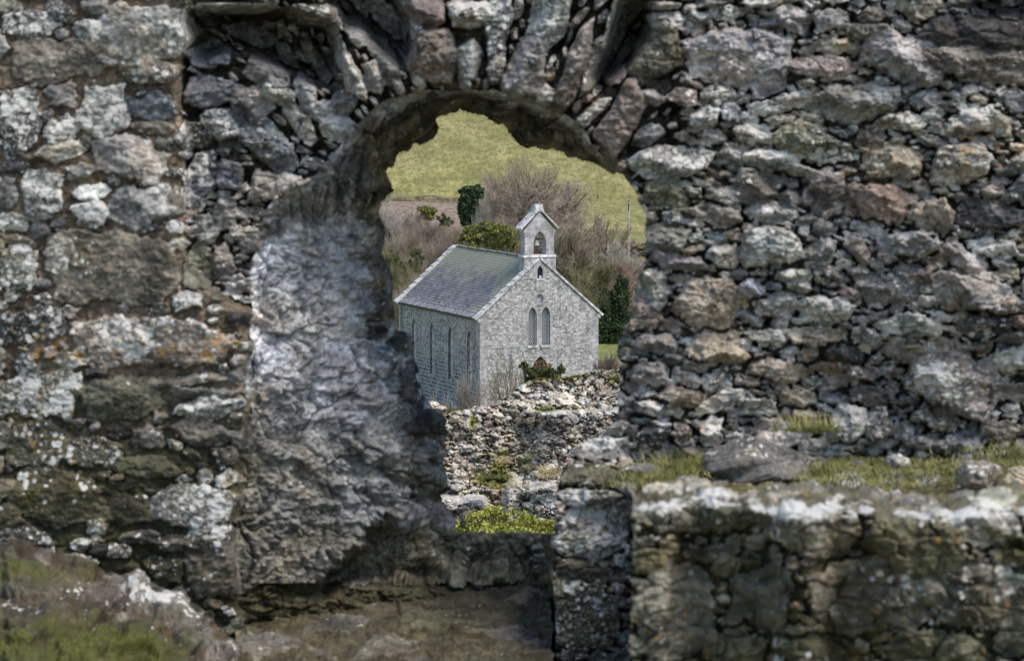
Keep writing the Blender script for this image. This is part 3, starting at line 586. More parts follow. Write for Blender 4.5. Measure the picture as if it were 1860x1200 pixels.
def stone_mat(name, base, lo, scale, joint, wh, dark=0, low_dark=False, ash=False):
    m, t, b = mat(name, .95); k = NB(t)
    sp = k.sep(k.co)
    hz = k.math('ADD', sp[0], sp[1])
    cx = t.nodes.new("ShaderNodeCombineXYZ"); t.links.new(hz, cx.inputs[0]); t.links.new(sp[2], cx.inputs[1])
    nz = t.nodes.new("ShaderNodeTexNoise"); nz.inputs['Scale'].default_value = 2.2; nz.inputs['Detail'].default_value = 3; t.links.new(k.co, nz.inputs['Vector'])
    ds = t.nodes.new("ShaderNodeVectorMath"); ds.operation = 'MULTIPLY_ADD'; t.links.new(nz.outputs[1], ds.inputs[0])
    dd = .02 if ash else .16
    dd = .05 if low_dark else dd; ds.inputs[1].default_value = (dd * 1.6, dd * 1.5, 0); t.links.new(cx.outputs[0], ds.inputs[2])
    br = t.nodes.new("ShaderNodeTexBrick"); t.links.new(ds.outputs[0], br.inputs['Vector'])
    br.inputs['Scale'].default_value = scale; br.inputs['Mortar Size'].default_value = joint; br.inputs['Mortar Smooth'].default_value = .3
    br.inputs['Color1'].default_value = (0, 0, 0, 1); br.inputs['Color2'].default_value = (1, 1, 1, 1); br.inputs['Mortar'].default_value = (.5, .5, .5, 1)
    br.inputs['Brick Width'].default_value = .62 if not ash else .9; br.inputs['Row Height'].default_value = .36 if not ash else .5; br.offset = .37; br.squash = .8; br.squash_frequency = 3
    f = br.outputs['Fac']
    c = k.mix(br.outputs['Color'], base, lo)
    c = k.scale(c, k.math('MULTIPLY', k.rng(k.noise(1.1, 4), .3, .7, .78, 1.18), k.rng(k.noise(4.2, 4, .7), .32, .68, .68, 1.3)))
    c = k.mix(k.rng(k.noise(14, 3, .6), .35, .65, 0, .45), c, k.scale(c, 1.5))
    mc = (.36, .35, .33) if not ash else (.40, .40, .40)
    if not ash:
        vc = t.nodes.new("ShaderNodeTexVoronoi"); vc.inputs['Scale'].default_value = 5.2; t.links.new(k.map((1, 1, 1.5)), vc.inputs['Vector'])
        cr = k.sep(vc.outputs['Color'])[0]; c = k.scale(c, k.rng(cr, .1, .9, .72, 1.25))
        c = k.mix(k.rng(k.sep(vc.outputs['Color'])[1], .80, .86, 0, .55), c, (.62, .60, .57))
    c = k.mix(k.math('MULTIPLY', f, .3 if not ash else .35), c, mc)
    if low_dark:   # damp blue-black stones and pale pointing near the ground
        w = k.math('ADD', k.rng(sp[2], 1.9, 5.2, .36, -.12), k.noise(1.0, 4, .6))
        dk = k.rng(w, .5, .78)
        cd = k.mix(br.outputs['Color'], (.03, .034, .044), (.20, .205, .21))
        cd = k.scale(cd, k.rng(k.noise(5, 4, .7), .35, .65, .6, 1.6))
        cd = k.mix(k.math('MULTIPLY', f, .8), cd, (.42, .43, .44))
        c = k.mix(dk, c, cd)
    # vertical weather stains
    stn = k.noise(1.0, 4, .6, co=k.map((1.6, 1.6, .16)))
    c = k.mix(k.rng(stn, .54, .70, 0, dark), c, (.10, .11, .13))
    wsp = k.noise(6.5, 5, .72)
    c = k.mix(k.rng(wsp, wh, wh + .06, 0, .9), c, (.68, .67, .64))
    c = k.mix(k.rng(k.noise(9, 4, .7), .60, .68, 0, .35), c, (.34, .27, .19))
    t.links.new(c, b.inputs['Base Color'])
    k.bump(b, k.math('SUBTRACT', k.math('MULTIPLY', k.noise(9, 5, .6), .8), f), .03, .8)
    return m
M_gab = stone_mat('gable_stone', (.38, .36, .35), (.23, .225, .225), 1.7, .06, .545, .6)
M_side = stone_mat('side_stone', (.33, .31, .30), (.18, .175, .175), 1.5, .07, .56, .4, low_dark=True)
M_ash = stone_mat('dressed_stone', (.39, .37, .37), (.32, .31, .32), 1.15, .03, .60, .35, ash=True)
M_cope = plain('coping_stone', (.50, .49, .48), .9, .45, 3, .02)
M_darkin = plain('dark_interior', (.012, .016, .024), .9, .2, 3)
M_glass = plain('window_glass', (.012, .018, .03), .5, .3, 2, spec=.15)
M_lead = plain('white_lattice', (.75, .77, .78), .7, .1, 5)
M_iron = plain('dark_metal', (.05, .055, .06), .6, .2, 5)
M_door = plain('door_wood', (.12, .065, .035), .8, .3, 6)
M_pipe = plain('grey_pipe', (.34, .38, .40), .6, .2, 5)

def lancet(cx, w, z0, z1, n=7):
    """pointed arch outline, z1 the tip"""
    h = w * .95; zs = z1 - h; r = w; p = [(cx - w / 2, z0), (cx + w / 2, z0)]
    am = math.acos(.5)
    for i in range(n + 1):
        a = am * i / n; p.append((cx - w / 2 + r * math.cos(a), zs + h / math.sin(am) * math.sin(a) * 1.0))
    for i in range(n - 1, -1, -1):
        a = am * i / n; p.append((cx + w / 2 - r * math.cos(a), zs + h / math.sin(am) * math.sin(a)))
    return p
def circ(cx, cz, r, n=16): return [(cx + r * math.cos(6.2832 * i / n), cz + r * math.sin(6.2832 * i / n)) for i in range(n)]
def wall_holes(name, outline, holes, fr, depth, mat_, parent, mat2=None):
    """flat wall with openings and their reveals; fr(s, z, d) gives the local point, d = depth behind the face"""
    loops = [outline] + holes
    pl = [[Vector((p[0], p[1], 0)) for p in lp] for lp in loops]
    tri = tessellate_polygon(pl)
    V2 = [p for lp in loops for p in lp]; n = len(V2)
    VV = [fr(p[0], p[1], 0) for p in V2]; FF = []
    for a, b_, c_ in tri:
        (x1, y1), (x2, y2), (x3, y3) = V2[a], V2[b_], V2[c_]
        if (x2 - x1) * (y3 - y1) - (x3 - x1) * (y2 - y1) < 0: b_, c_ = c_, b_
        FF.append((a, b_, c_))
    k0 = len(outline)
    VV += [fr(p[0], p[1], depth) for p in V2]
    s0 = 0
    for li, lp in enumerate(loops):
        m_ = len(lp)
        for i in range(m_):
            j = (i + 1) % m_; FF.append((s0 + i, s0 + j, n + s0 + j, n + s0 + i))
        s0 += m_
    return py_mesh(name, VV, FF, mat_, parent)
def box(V, Fc, p0, ex, ey, ez):
    """box from corner p0 with edge vectors"""
    p0, ex, ey, ez = map(Vector, (p0, ex, ey, ez)); n = len(V)
    for a in (0, 1):
        for b_ in (0, 1):
            for c_ in (0, 1): V.append(tuple(p0 + ex * a + ey * b_ + ez * c_))
    for f in ((0, 1, 3, 2), (4, 6, 7, 5), (0, 4, 5, 1), (2, 3, 7, 6), (0, 2, 6, 4), (1, 5, 7, 3)): Fc.append(tuple(n + i for i in f))
def prism(V, Fc, poly3, ext):
    n = len(V); m_ = len(poly3); ext = Vector(ext)
    V += [tuple(p) for p in poly3] + [tuple(Vector(p) + ext) for p in poly3]
    Fc.append(tuple(n + i for i in range(m_))); Fc.append(tuple(n + m_ + i for i in reversed(range(m_))))
    for i in range(m_): j = (i + 1) % m_; Fc.append((n + i, n + m_ + i, n + m_ + j, n + j))
def gfr(s, z, d): return cp(s, d, z)
def sfr(s, z, d): return cp(d, s, z)
def ring_band(name, inner, off, fr, out, mat_, parent, closed=True, depth=.1):
    """dressed surround following an opening"""
    n = len(inner); cx = sum(p[0] for p in inner) / n; pts = []
    for i, p in enumerate(inner):
        a = Vector(inner[i - 1]); b_ = Vector(inner[(i + 1) % n]); tt = (b_ - a).normalized(); nn = Vector((tt.y, -tt.x))
        pts.append((p[0] + nn.x * off, p[1] + nn.y * off))
    VV = [fr(*p, -out) for p in inner] + [fr(*p, -out) for p in pts] + [fr(*p, depth) for p in inner] + [fr(*p, depth) for p in pts]
    FF = []
    for i in range(n):
        j = (i + 1) % n
        FF += [(i, n + i, n + j, j), (n + i, 3 * n + i, 3 * n + j, n + j), (i, j, 2 * n + j, 2 * n + i)]
    return py_mesh(name, VV, FF, mat_, parent)

w1 = lancet(3.52, .56, -1.86, .52); w2 = lancet(4.42, .56, -1.86, .52); door = lancet(4.05, 1.3, BASE, -2.55)
niche = lancet(4.02, .36, 2.30, 3.08); rnd_ = circ(4.02, 1.05, .25)
out = [(0, BASE), (CW, BASE), (CW, 0), (CW / 2, CR), (0, 0)]
door_h = [(p[0], max(p[1], BASE + .001)) for p in door]
gab = wall_holes('gable_wall', out, [w1, w2, [(p[0], p[1] + .01) for p in door_h], niche, rnd_], gfr, .36, M_gab, chapel)
sw = [lancet(b_, .8, -4.35 - .0 * b_, -.95) for b_ in (1.75, 4.95, 8.2, 11.45)]
wall_holes('side_wall', [(.003, BASE), (CL, BASE), (CL, 0), (.003, 0)], sw, sfr, .3, M_side, chapel)
VV = []; FF = []; box(VV, FF, cp(CW - .36, .36, BASE), (.36, 0, 0), (0, CL - .36, 0), (0, 0, -BASE)); py_mesh('side_wall', VV, FF, M_side, chapel)
wall_holes('back_wall', out, [], lambda s, z, d: cp(s, CL - d, z), .36, M_side, chapel)
for w in (w1, w2):
    cx = (w[0][0] + w[1][0]) / 2
    fo = ring_band('window', w, .17, gfr, .012, M_ash, chapel)
    VV = [gfr(p[0], p[1], .23) for p in w]; py_mesh('pane', VV, [tuple(range(len(w)))], M_glass, fo)
    VV = []; FF = []
    z = -1.86
    def half(zz):   # half width of the light at a height
        zs = .52 - .53
        return .28 if zz < zs else max(0, .28 * (1 - ((zz - zs) / .53) ** 1.7))
    st_ = .26; th = .02
    for sgn in (-1, 1):
        for i in range(-6, 18):
            z0 = -1.86 + i * st_; prev = None
            # diagonal bar through the light, clipped to its width
            pts = []
            for q in range(25):
                s_ = -.28 + .56 * q / 24; zz = z0 + sgn * s_ * 1.9 + .5
                ok = abs(s_) <= half(zz) and -1.86 < zz < .5
                if ok: pts.append((s_, zz))
            if len(pts) > 1:
                (s0, za), (s1, zb) = pts[0], pts[-1]
                box(VV, FF, gfr(cx + s0, za, .20), (s1 - s0, 0, zb - za), (0, .02, 0), (0, 0, th * 1.6))
    for s_ in (-.28, .25): box(VV, FF, gfr(cx + s_, -1.86, .192), (.03, 0, 0), (0, .03, 0), (0, 0, 1.9))
    py_mesh('lattice', VV, FF, M_lead, fo)
    VV = []; FF = []; box(VV, FF, gfr(cx - .36, -2.0, -.10), (.72, 0, 0), (0, .42, 0), (0, 0, .13)); py_mesh('window_sill', VV, FF, M_cope, fo)
rb = ring_band('roundel', rnd_, .16, gfr, .012, M_ash, chapel)
py_mesh('recess', [gfr(p[0], p[1], .14) for p in rnd_], [tuple(range(16))], M_ash, rb)
ni = ring_band('niche', niche, .14, gfr, .012, M_ash, chapel)
py_mesh('recess', [gfr(p[0], p[1], .055) for p in niche], [tuple(range(len(niche)))], M_darkin, ni)
VV = []; FF = []; box(VV, FF, gfr(3.78, 2.16, -.06), (.5, 0, 0), (0, .3, 0), (0, 0, .12)); py_mesh('niche_sill', VV, FF, M_cope, ni)
VV = []; FF = []; box(VV, FF, gfr(3.96, 2.285, .0), (.16, 0, 0), (0, .12, 0), (0, 0, .17)); py_mesh('loose_stone', VV, FF, M_cope, ni)
VV = []; FF = []; box(VV, FF, gfr(3.74, 1.52, -.05), (.56, 0, 0), (0, .1, 0), (0, 0, .6)); pq = py_mesh('plaque', VV, FF, M_ash, chapel)
dr = ring_band('door', door_h, .2, gfr, .015, M_ash, chapel)
py_mesh('door_panel', [gfr(p[0], p[1], .3) for p in door_h], [tuple(range(len(door_h)))], M_door, dr)
# pale dressed strips: string course, sill band, corner quoins
def slabs(name, L, mat_=M_ash, frf=gfr, par=chapel):
    VV = []; FF = []
    for (s0, s1, z0, z1, pr) in L: box(VV, FF, frf(s0, z0, -pr), Vector(frf(s1, z0, -pr)) - Vector(frf(s0, z0, -pr)), Vector(frf(s0, z0, .1)) - Vector(frf(s0, z0, -pr)), (0, 0, z1 - z0))
    return py_mesh(name, VV, FF, mat_, par)
for q in ((0.02, 3.1, -1.93, -1.85, .02), (4.95, CW - .02, -1.93, -1.87, .014)): slabs('string_course', [q])
rnq = random.Random(4)
q = []
z = BASE
while z < -.35:
    h = .34; q.append((-.012, rnq.choice((.36, .55)), z + .01, z + h - .01, .013)); q.append((CW - rnq.choice((.36, .55)), CW + .012, z + .01, z + h - .01, .013)); z += h
slabs('quoins', q[0::2]); slabs('quoins', q[1::2])
slabs('quoins', [(0.013, rnq.choice((.3, .5)), a[2], a[3], .014) for a in q[::2]], frf=sfr)
slabs('quoins', [(CL - rnq.choice((.3, .5)), CL + .01, a[2], a[3], .014) for a in q[::2]], frf=sfr)
# light moulded jambs of the narrow side windows, with the stone filling behind
for w in sw:
    cx = (w[0][0] + w[1][0]) / 2
    f_ = ring_band('side_window', w, .12, sfr, .02, M_ash, chapel)
    py_mesh('blocking', [sfr(p[0], p[1], .16) for p in w], [tuple(range(len(w)))], M_side, f_)
    VV = []; FF = []; box(VV, FF, sfr(cx - .5, -4.3, -.13), (.13, 0, 0), (0, .07, 0), (0, 0, 3.0)); py_mesh('jamb', VV, FF, M_cope, f_)
    VV = []; FF = []; box(VV, FF, sfr(cx - .5, -4.45, -.10), (.35, 0, 0), (0, 1.0, 0), (0, 0, .12)); py_mesh('window_sill', VV, FF, M_ash, f_)
# roof: courses of slate laid in steps
m, t, b = mat('slate', .75); k = NB(t); b.inputs['Specular IOR Level'].default_value = .35
sp = k.sep(k.co); cx = t.nodes.new("ShaderNodeCombineXYZ"); t.links.new(sp[1], cx.inputs[0])
dsl = k.math('SQRT', k.math('ADD', k.math('POWER', k.math('SUBTRACT', sp[0], 0), 2), k.math('POWER', k.math('ADD', sp[2], BASE), 2)))
t.links.new(dsl, cx.inputs[1])
br = t.nodes.new("ShaderNodeTexBrick"); t.links.new(cx.outputs[0], br.inputs['Vector']); br.inputs['Scale'].default_value = 1
br.inputs['Brick Width'].default_value = .36; br.inputs['Row Height'].default_value = .2275; br.inputs['Mortar Size'].default_value = .014; br.inputs['Mortar Smooth'].default_value = .1
br.inputs['Color1'].default_value = (0, 0, 0, 1); br.inputs['Color2'].default_value = (1, 1, 1, 1); br.inputs['Bias'].default_value = 0
c = k.mix(br.outputs['Color'], (.12, .118, .124), (.205, .20, .205))
c = k.scale(c, k.rng(k.noise(1.4, 4), .3, .7, .75, 1.25))
alg = k.math('ADD', k.math('ADD', k.rng(sp[2], 7.7, 9.7, 0, .36), k.rng(sp[1], 0, 3.4, .26, 0)), k.noise(1.3, 4, .6, co=k.map((1, 1, 1))))
c = k.mix(k.rng(alg, .56, .85, 0, .75), c, (.27, .28, .19))
low = k.math('ADD', k.rng(sp[2], 6.6, 7.5, .16, 0), k.noise(5, 4, .7))
c = k.mix(k.rng(low, .62, .70, 0, .7), c, (.42, .42, .41))
c = k.mix(k.rng(k.noise(7, 4, .7), .64, .70, 0, .8), c, (.48, .47, .48))
c = k.mix(k.math('MULTIPLY', br.outputs['Fac'], .5), c, (.05, .05, .056))
t.links.new(c, b.inputs['Base Color'])
k.bump(b, k.math('SUBTRACT', k.noise(6, 3), br.outputs['Fac']), .02)
M_slate = m
NC = 23; sl = math.hypot(CW / 2, CR)
for side in (0, 1):
    VV = []; FF = []
    for i in range(NC):
        f0 = i / NC; f1 = (i + 1) / NC; lift = .012
        nb2 = 40
        for e, (f, up) in enumerate(((f0, lift), (f1, .0))):
            pass
        a0 = f0 * CW / 2; a1 = f1 * CW / 2; z0 = f0 * CR; z1 = f1 * CR
        nx, nz = -CR / sl, CW / 2 / sl
        if i == 0: a0 -= .16; z0 -= .16 * CR / (CW / 2)
        n = len(VV)
        for j in range(nb2 + 1):
            bb = .25 + (CL - .5) * j / nb2; sag = .05 * math.sin(j * .33) * math.sin(f0 * 3.1) - .03 * math.sin(bb * .8) * f0
            for (a_, z_, l_) in ((a0, z0, 0), (a0, z0, lift + .01), (a1, z1, .012)):
                aa = a_ + nx * (l_ + sag * .5); zz = z_ + .05 + nz * (l_ + sag * .5)
                VV.append(cp(aa if side == 0 else CW - aa, bb, zz))
        for j in range(nb2):
            p = n + 3 * j
            for q_ in (0, 1):
                f = (p + q_, p + q_ + 1, p + 3 + q_ + 1, p + 3 + q_)
                FF.append(f[::-1] if side == 0 else f)
    py_mesh('roof', VV, FF, M_slate, chapel)
VV = []; FF = []
for j in range(24):
    b0 = .85 + (CL - 1.1) * j / 24; hz = .02 * math.sin(j * 2.1)
    box(VV, FF, cp(CW / 2 - .11, b0, CR + .02 + hz), (.22, 0, 0), (0, (CL - 1.1) / 24 - .015, 0), (0, 0, .1))
py_mesh('ridge_tiles', VV, FF, M_slate, chapel)
# copings of both gables in stepped lengths, kneelers at their feet
for (b0, dd, nm) in ((-.09, .46, 'front_coping'), (CL - .40, .48, 'rear_coping')):
    VV = []; FF = []; N = 10
    for side in (0, 1):
        for i in range(N):
            f0 = i / N; f1 = (i + 1) / N - .004
            if i == 0: f0 = -.06
            if side and i == N - 1: f1 = 1.0
            a0 = f0 * CW / 2; a1 = f1 * CW / 2; z0 = f0 * CR; z1 = f1 * CR; nx, nz = -CR / sl, CW / 2 / sl
            lf = .09; e = .05
            P4 = [(a0, z0, lf - .05), (a1, z1, lf - .05), (a1, z1, lf + .08), (a0, z0, lf + (.125 if side == 0 else .09))]
            pts = [cp((a_ + nx * l_) if side == 0 else CW - (a_ + nx * l_), b0, z_ + nz * l_) for (a_, z_, l_) in P4]
            prism(VV, FF, pts, (0, dd, 0))
    py_mesh('coping', VV, FF, M_cope, chapel)
for a in (-.14, CW - .12):
    for b0 in (-.06, CL - .32): VV = []; FF = []; box(VV, FF, cp(a, b0, -.30), (.26, 0, 0), (0, .38, 0), (0, 0, .26)); py_mesh('kneeler', VV, FF, M_ash, chapel)
VV = []; FF = []; box(VV, FF, cp(-.24, .3, -.22), (.14, 0, 0), (0, CL - .6, 0), (0, 0, .1)); py_mesh('gutter', VV, FF, M_iron, chapel)
VV = []; FF = []; box(VV, FF, cp(-.16, CL - .55, BASE), (.11, 0, 0), (0, .11, 0), (0, 0, -BASE - .1)); py_mesh('downpipe', VV, FF, M_pipe, chapel)
# bellcote
bc = empty('bellcote', cp(4.05, .5, 1.4), 0); bc.parent = chapel
def bp(a, b_, z): return (a - 4.05, b_ - .5, z - 1.4)
A0, A1, B0, B1 = 2.98, 5.12, .07, .93
VV = []; FF = []; box(VV, FF, bp(A0, B0, 1.4), (A1 - A0, 0, 0), (0, B1 - B0, 0), (0, 0, 2.2)); py_mesh('base_block', VV, FF, M_ash, bc)
VV = []; FF = []; prism(VV, FF, [bp(A0 - .05, B0 - .05, 3.6), bp(A1 + .05, B0 - .05, 3.6), bp(A1 + .0, B0 + .02, 3.74), bp(A0, B0 + .02, 3.74)], (0, B1 - B0 + .06, 0)); py_mesh('ledge', VV, FF, M_cope, bc)
ho = lancet(4.08, .86, 3.75, 5.22, 9)
a0, a1 = A0 + .08, A1 - .08; b0_, b1_ = B0 + .08, B1 - .06
bo = [(a0, 3.73), (a1, 3.73), (a1, 5.32), (4.05, 6.42), (a0, 5.32)]
hole = [(p[0], p[1] + .004) for p in ho]
wall_holes('bell_gable', bo, [hole], lambda s, z, d: bp(s, b0_ + d, z), b1_ - b0_, M_ash, bc)
wall_holes('bell_gable', [(s_, z_) for s_, z_ in bo], [hole], lambda s, z, d: bp(s, b1_ - d, z), .02, M_ash, bc)
VV = []; FF = []
for sgn in (-1, 1):
    e0 = Vector((4.05, 0, 6.55)); e1 = Vector((4.05 + sgn * 1.28, 0, 5.30)); d_ = (e1 - e0)
    nn = Vector((0, 0, .13))
    prism(VV, FF, [bp(e0.x, b0_ - .12, e0.z), bp(e1.x, b0_ - .12, e1.z), bp(e1.x, b0_ - .12, e1.z + .11), bp(e0.x, b0_ - .12, e0.z + .13)][::sgn], (0, b1_ - b0_ + .24, 0))
py_mesh('coping', VV, FF, M_cope, bc)
for (h0, h1, e) in ((5.12, 5.30, .07), (4.98, 5.06, .03)):
    for x0 in (a0 - e, a1 - .12): VV = []; FF = []; box(VV, FF, bp(x0, b0_ - e * .3, h0), (.12 + e, 0, 0), (0, b1_ - b0_ + e * .6, 0), (0, 0, h1 - h0)); py_mesh('cornice', VV, FF, M_ash, bc)
VV = []; FF = []
prism(VV, FF, [bp(3.73, b0_ - .03, 6.36), bp(4.37, b0_ - .03, 6.36), bp(4.29, b0_ - .03, 6.66), bp(3.81, b0_ - .03, 6.66)], (0, b1_ - b0_ + .06, 0))
box(VV, FF, bp(3.80, b0_ + .04, 6.66), (.5, 0, 0), (0, b1_ - b0_ - .1, 0), (0, 0, .2)); py_mesh('finial', VV, FF, M_cope, bc)
# bell
pr = [(0, .33), (.07, .32), (.11, .26), (.13, .12), (.17, .03), (.21, 0), (.17, 0), (.1, .12), (0, .2)]
VV = []; FF = []; n = 14
for (r, z) in pr:
    for i in range(n): VV.append((r * math.cos(6.2832 * i / n), r * math.sin(6.2832 * i / n), z))
for j in range(len(pr) - 1):
    for i in range(n): FF.append((j * n + i, j * n + (i + 1) % n, (j + 1) * n + (i + 1) % n, (j + 1) * n + i))
bell = py_mesh('bell', VV, FF, M_pipe, bc, True); bell.location = bp(4.0, .5, 4.32)
VV = []; FF = []; box(VV, FF, (-.43, -.03, .36), (.86, 0, 0), (0, .06, 0), (0, 0, .06)); box(VV, FF, (-.1, -.05, .30), (.2, 0, 0), (0, .1, 0), (0, 0, .14)); hb = py_mesh('headstock', VV, FF, M_iron, bell); hb.location = (.08, 0, 0)

# ------------------------------------------------------------------ broken curtain wall between the window and the chapel
R = Relief(440, 1420, 655, 1040, 1.15, seed=21); U, V = R.U, R.V
topl = np.interp(U[0], [440,560,640,740,765,795,812,830,850,870,900,925,940,948,965,1000,1040,1080,1125,1180,1260], [770,748,742,734,727,731,740,745,741,737,731,716,700,695,692,684,678,674,667,660,662])[None, :]
topl = topl + (fbm(U, U * 0 + 3, 16, 3, 6) - .5) * 12
D = 54.0 + .9 * sstep(-(V), -760, -690) - 1.2 * sstep(U, 960, 1100) * 0 - 2.0 * (V - 700) / 300
D = D + .5 * np.exp(-((U - 955) / 34) ** 2) * sstep(V, 745, 775) * sstep(-V, -900, -830)        # hollow beside the projecting part
D = D - 1.0 * sstep(V, 868, 892) * sstep(U, 905, 925) - .8 * sstep(V, 895, 912) * sstep(-U, -895, -870)
D = D - .7 * sstep(V, 742, 749) * sstep(U, 930, 1010) + .5 * (fbm(U, V, 70, 3, 22) - .5)
for q in [(1032,725,34,26,0,14,'W'),(958,741,26,10,3,12,'W'),(1002,752,60,14,-3,16,'W'),(838,867,28,26,0,14,'W'),(808,905,34,18,0,10,'W'),(833,912,26,22,0,9,'L'),(866,908,42,26,0,9,'L'),(955,832,38,20,0,12,'L'),(995,878,30,18,0,9,'W'),(998,910,30,34,0,9,'L'),
          (1040,785,28,24,0,10,'W'),(1058,778,20,24,0,10,'L'),(905,755,28,12,0,12,'W'),(942,762,16,14,0,9,'W'),(850,768,44,22,5,9,'L'),(832,790,28,22,0,9,'G'),(872,780,30,18,0,8,'L'),(908,800,22,18,0,9,'W'),(835,748,40,10,0,10,'L'),(900,778,30,12,0,8,'L'),
          (1000,795,36,20,20,12,'L'),(985,778,30,16,0,5,'G'),(975,703,30,12,20,9,'L'),(1020,700,26,12,20,9,'W'),(1075,690,30,16,-40,9,'L'),(1000,845,26,20,0,9,'W'),(970,880,26,26,0,9,'L'),(930,905,30,32,0,9,'L'),(770,735,50,14,0,8,'W'),(800,742,40,12,0,8,'L')]:
    R.stamp(q[0], q[1], q[2], q[3], q[4], q[5] * .01, q[6])
ok = V > topl
lean = lambda x, y: -38 if (x > 1040 and y < 735) else (12 if x > 940 else 2)
R.fill(900, (16, 40), (.4, .8), lean, .24, 'LLTWG', only=ok, test=.25, sharp=.16)
R.fill(3500, (9, 22), (.4, .8), lean, .16, 'LLTWGP', only=ok, test=.35, sharp=.25)
R.fill(7000, (4, 10), (.45, .9), 0, .11, 'LTWGP', only=ok, test=.4)
H = np.where(R.occ, R.H, -.07) + (fbm(U, V, 14, 4, 15, .6) - .5) * .16 + (fbm(U, V, 3.5, 2, 16) - .5) * .05
f1, e1, i1 = fracture(U, V, 22, 14, 111, 1.4); f2, e2, i2 = fracture(U, V, 9, 6, 112, 1.4); f3, e3, i3 = fracture(U, V, 4.5, 3.2, 113, 1.2)
H = H + f1 * .10 + f2 * .05 + f3 * .015 - .05 * (1 - sstep(e1, 0, .16)) - .03 * (1 - sstep(e2, 0, .2))
R.tint = np.where(R.occ[..., None], R.tint * np.array((1.45, 1.38, 1.30)), np.array((.30, .26, .21)))
R.tint = R.tint * .75 + np.array((.34, .315, .28)) * .25
R.tint = R.tint * (1 + .3 * (i1 - .5) + .4 * (i2 - .5) + .4 * (i3 - .5))[..., None]
gm = np.zeros(U.shape)
for (x, y, rx, ry, w) in ((895,870,40,16,1),(990,745,30,5,.8),(905,840,24,18,.55),(960,840,18,20,.5),(860,765,8,14,.8),(820,745,16,4,.8),(1000,685,60,4,.9),(880,800,50,10,.4),(1000,735,30,6,.5),(1115,690,14,10,.8),(880,823,40,10,.4)):
    gm += w * np.exp(-((U - x) / rx) ** 2 - ((V - y) / ry) ** 2)
R.tint *= (1 - .35 * sstep(fbm(U, V, 46, 3, 66), .48, .62))[..., None] * np.array((1, .97, .9))
R.mask[..., 0] = np.clip(.16 + .12 * fbm(U, V, 40, 2, 67) + gm * .9 + .35 * (V < topl + 5) * (U > 925), 0, 1); R.mask[..., 1] = 0; R.mask[..., 2] = R.mask[..., 2] * .8 + .3
mw = grid_mesh('curtain_wall', R, D - H, ok, M_rock_far, None, 1.4)
tag(mw, 'pale crumbling rubble wall standing downhill in front of the chapel', 'wall')
del R, H, D

# ------------------------------------------------------------------ plants
def fuzzmat(name, a, b_, sc=3, trans=0):
    m, t, bs = mat(name, .85); k = NB(t)
    c = k.mix(k.rng(k.noise(sc, 4, .65), .38, .62), a, b_)
    t.links.new(c, bs.inputs['Base Color']); return m
M_bark = fuzzmat('bark', (.07, .06, .04), (.19, .165, .12), 2)
M_barkolive = fuzzmat('mossy_bark', (.08, .075, .03), (.20, .18, .09), 2)
M_tw_pink = fuzzmat('pinkish_twigs', (.17, .14, .10), (.46, .38, .30), .7)
M_tw_tan = fuzzmat('tan_twigs', (.19, .155, .11), (.44, .37, .27), .7)
M_tw_grey = fuzzmat('pale_grey_twigs', (.25, .22, .18), (.52, .48, .40), .7)
M_tw_olive = fuzzmat('olive_twigs', (.11, .10, .045), (.32, .28, .15), .8)
M_tw_red = fuzzmat('reddish_twigs', (.19, .14, .105), (.42, .32, .25), .7)
M_ivy = fuzzmat('ivy_leaves', (.018, .035, .018), (.07, .10, .04), 1.6)
M_pine = fuzzmat('pine_needles', (.04, .055, .016), (.34, .33, .09), 2.2)
M_yew = fuzzmat('yew_needles', (.03, .045, .018), (.12, .14, .04), 4)
M_leaf = fuzzmat('yellow_green_leaves', (.17, .19, .03), (.50, .48, .12), 5)
M_leafdry = fuzzmat('rusty_leaves', (.20, .10, .045), (.36, .22, .12), 5)
M_grass = fuzzmat('wall_grass', (.07, .085, .022), (.30, .29, .10), 7)
M_straw = fuzzmat('dry_grass', (.30, .24, .10), (.55, .45, .24), 6)

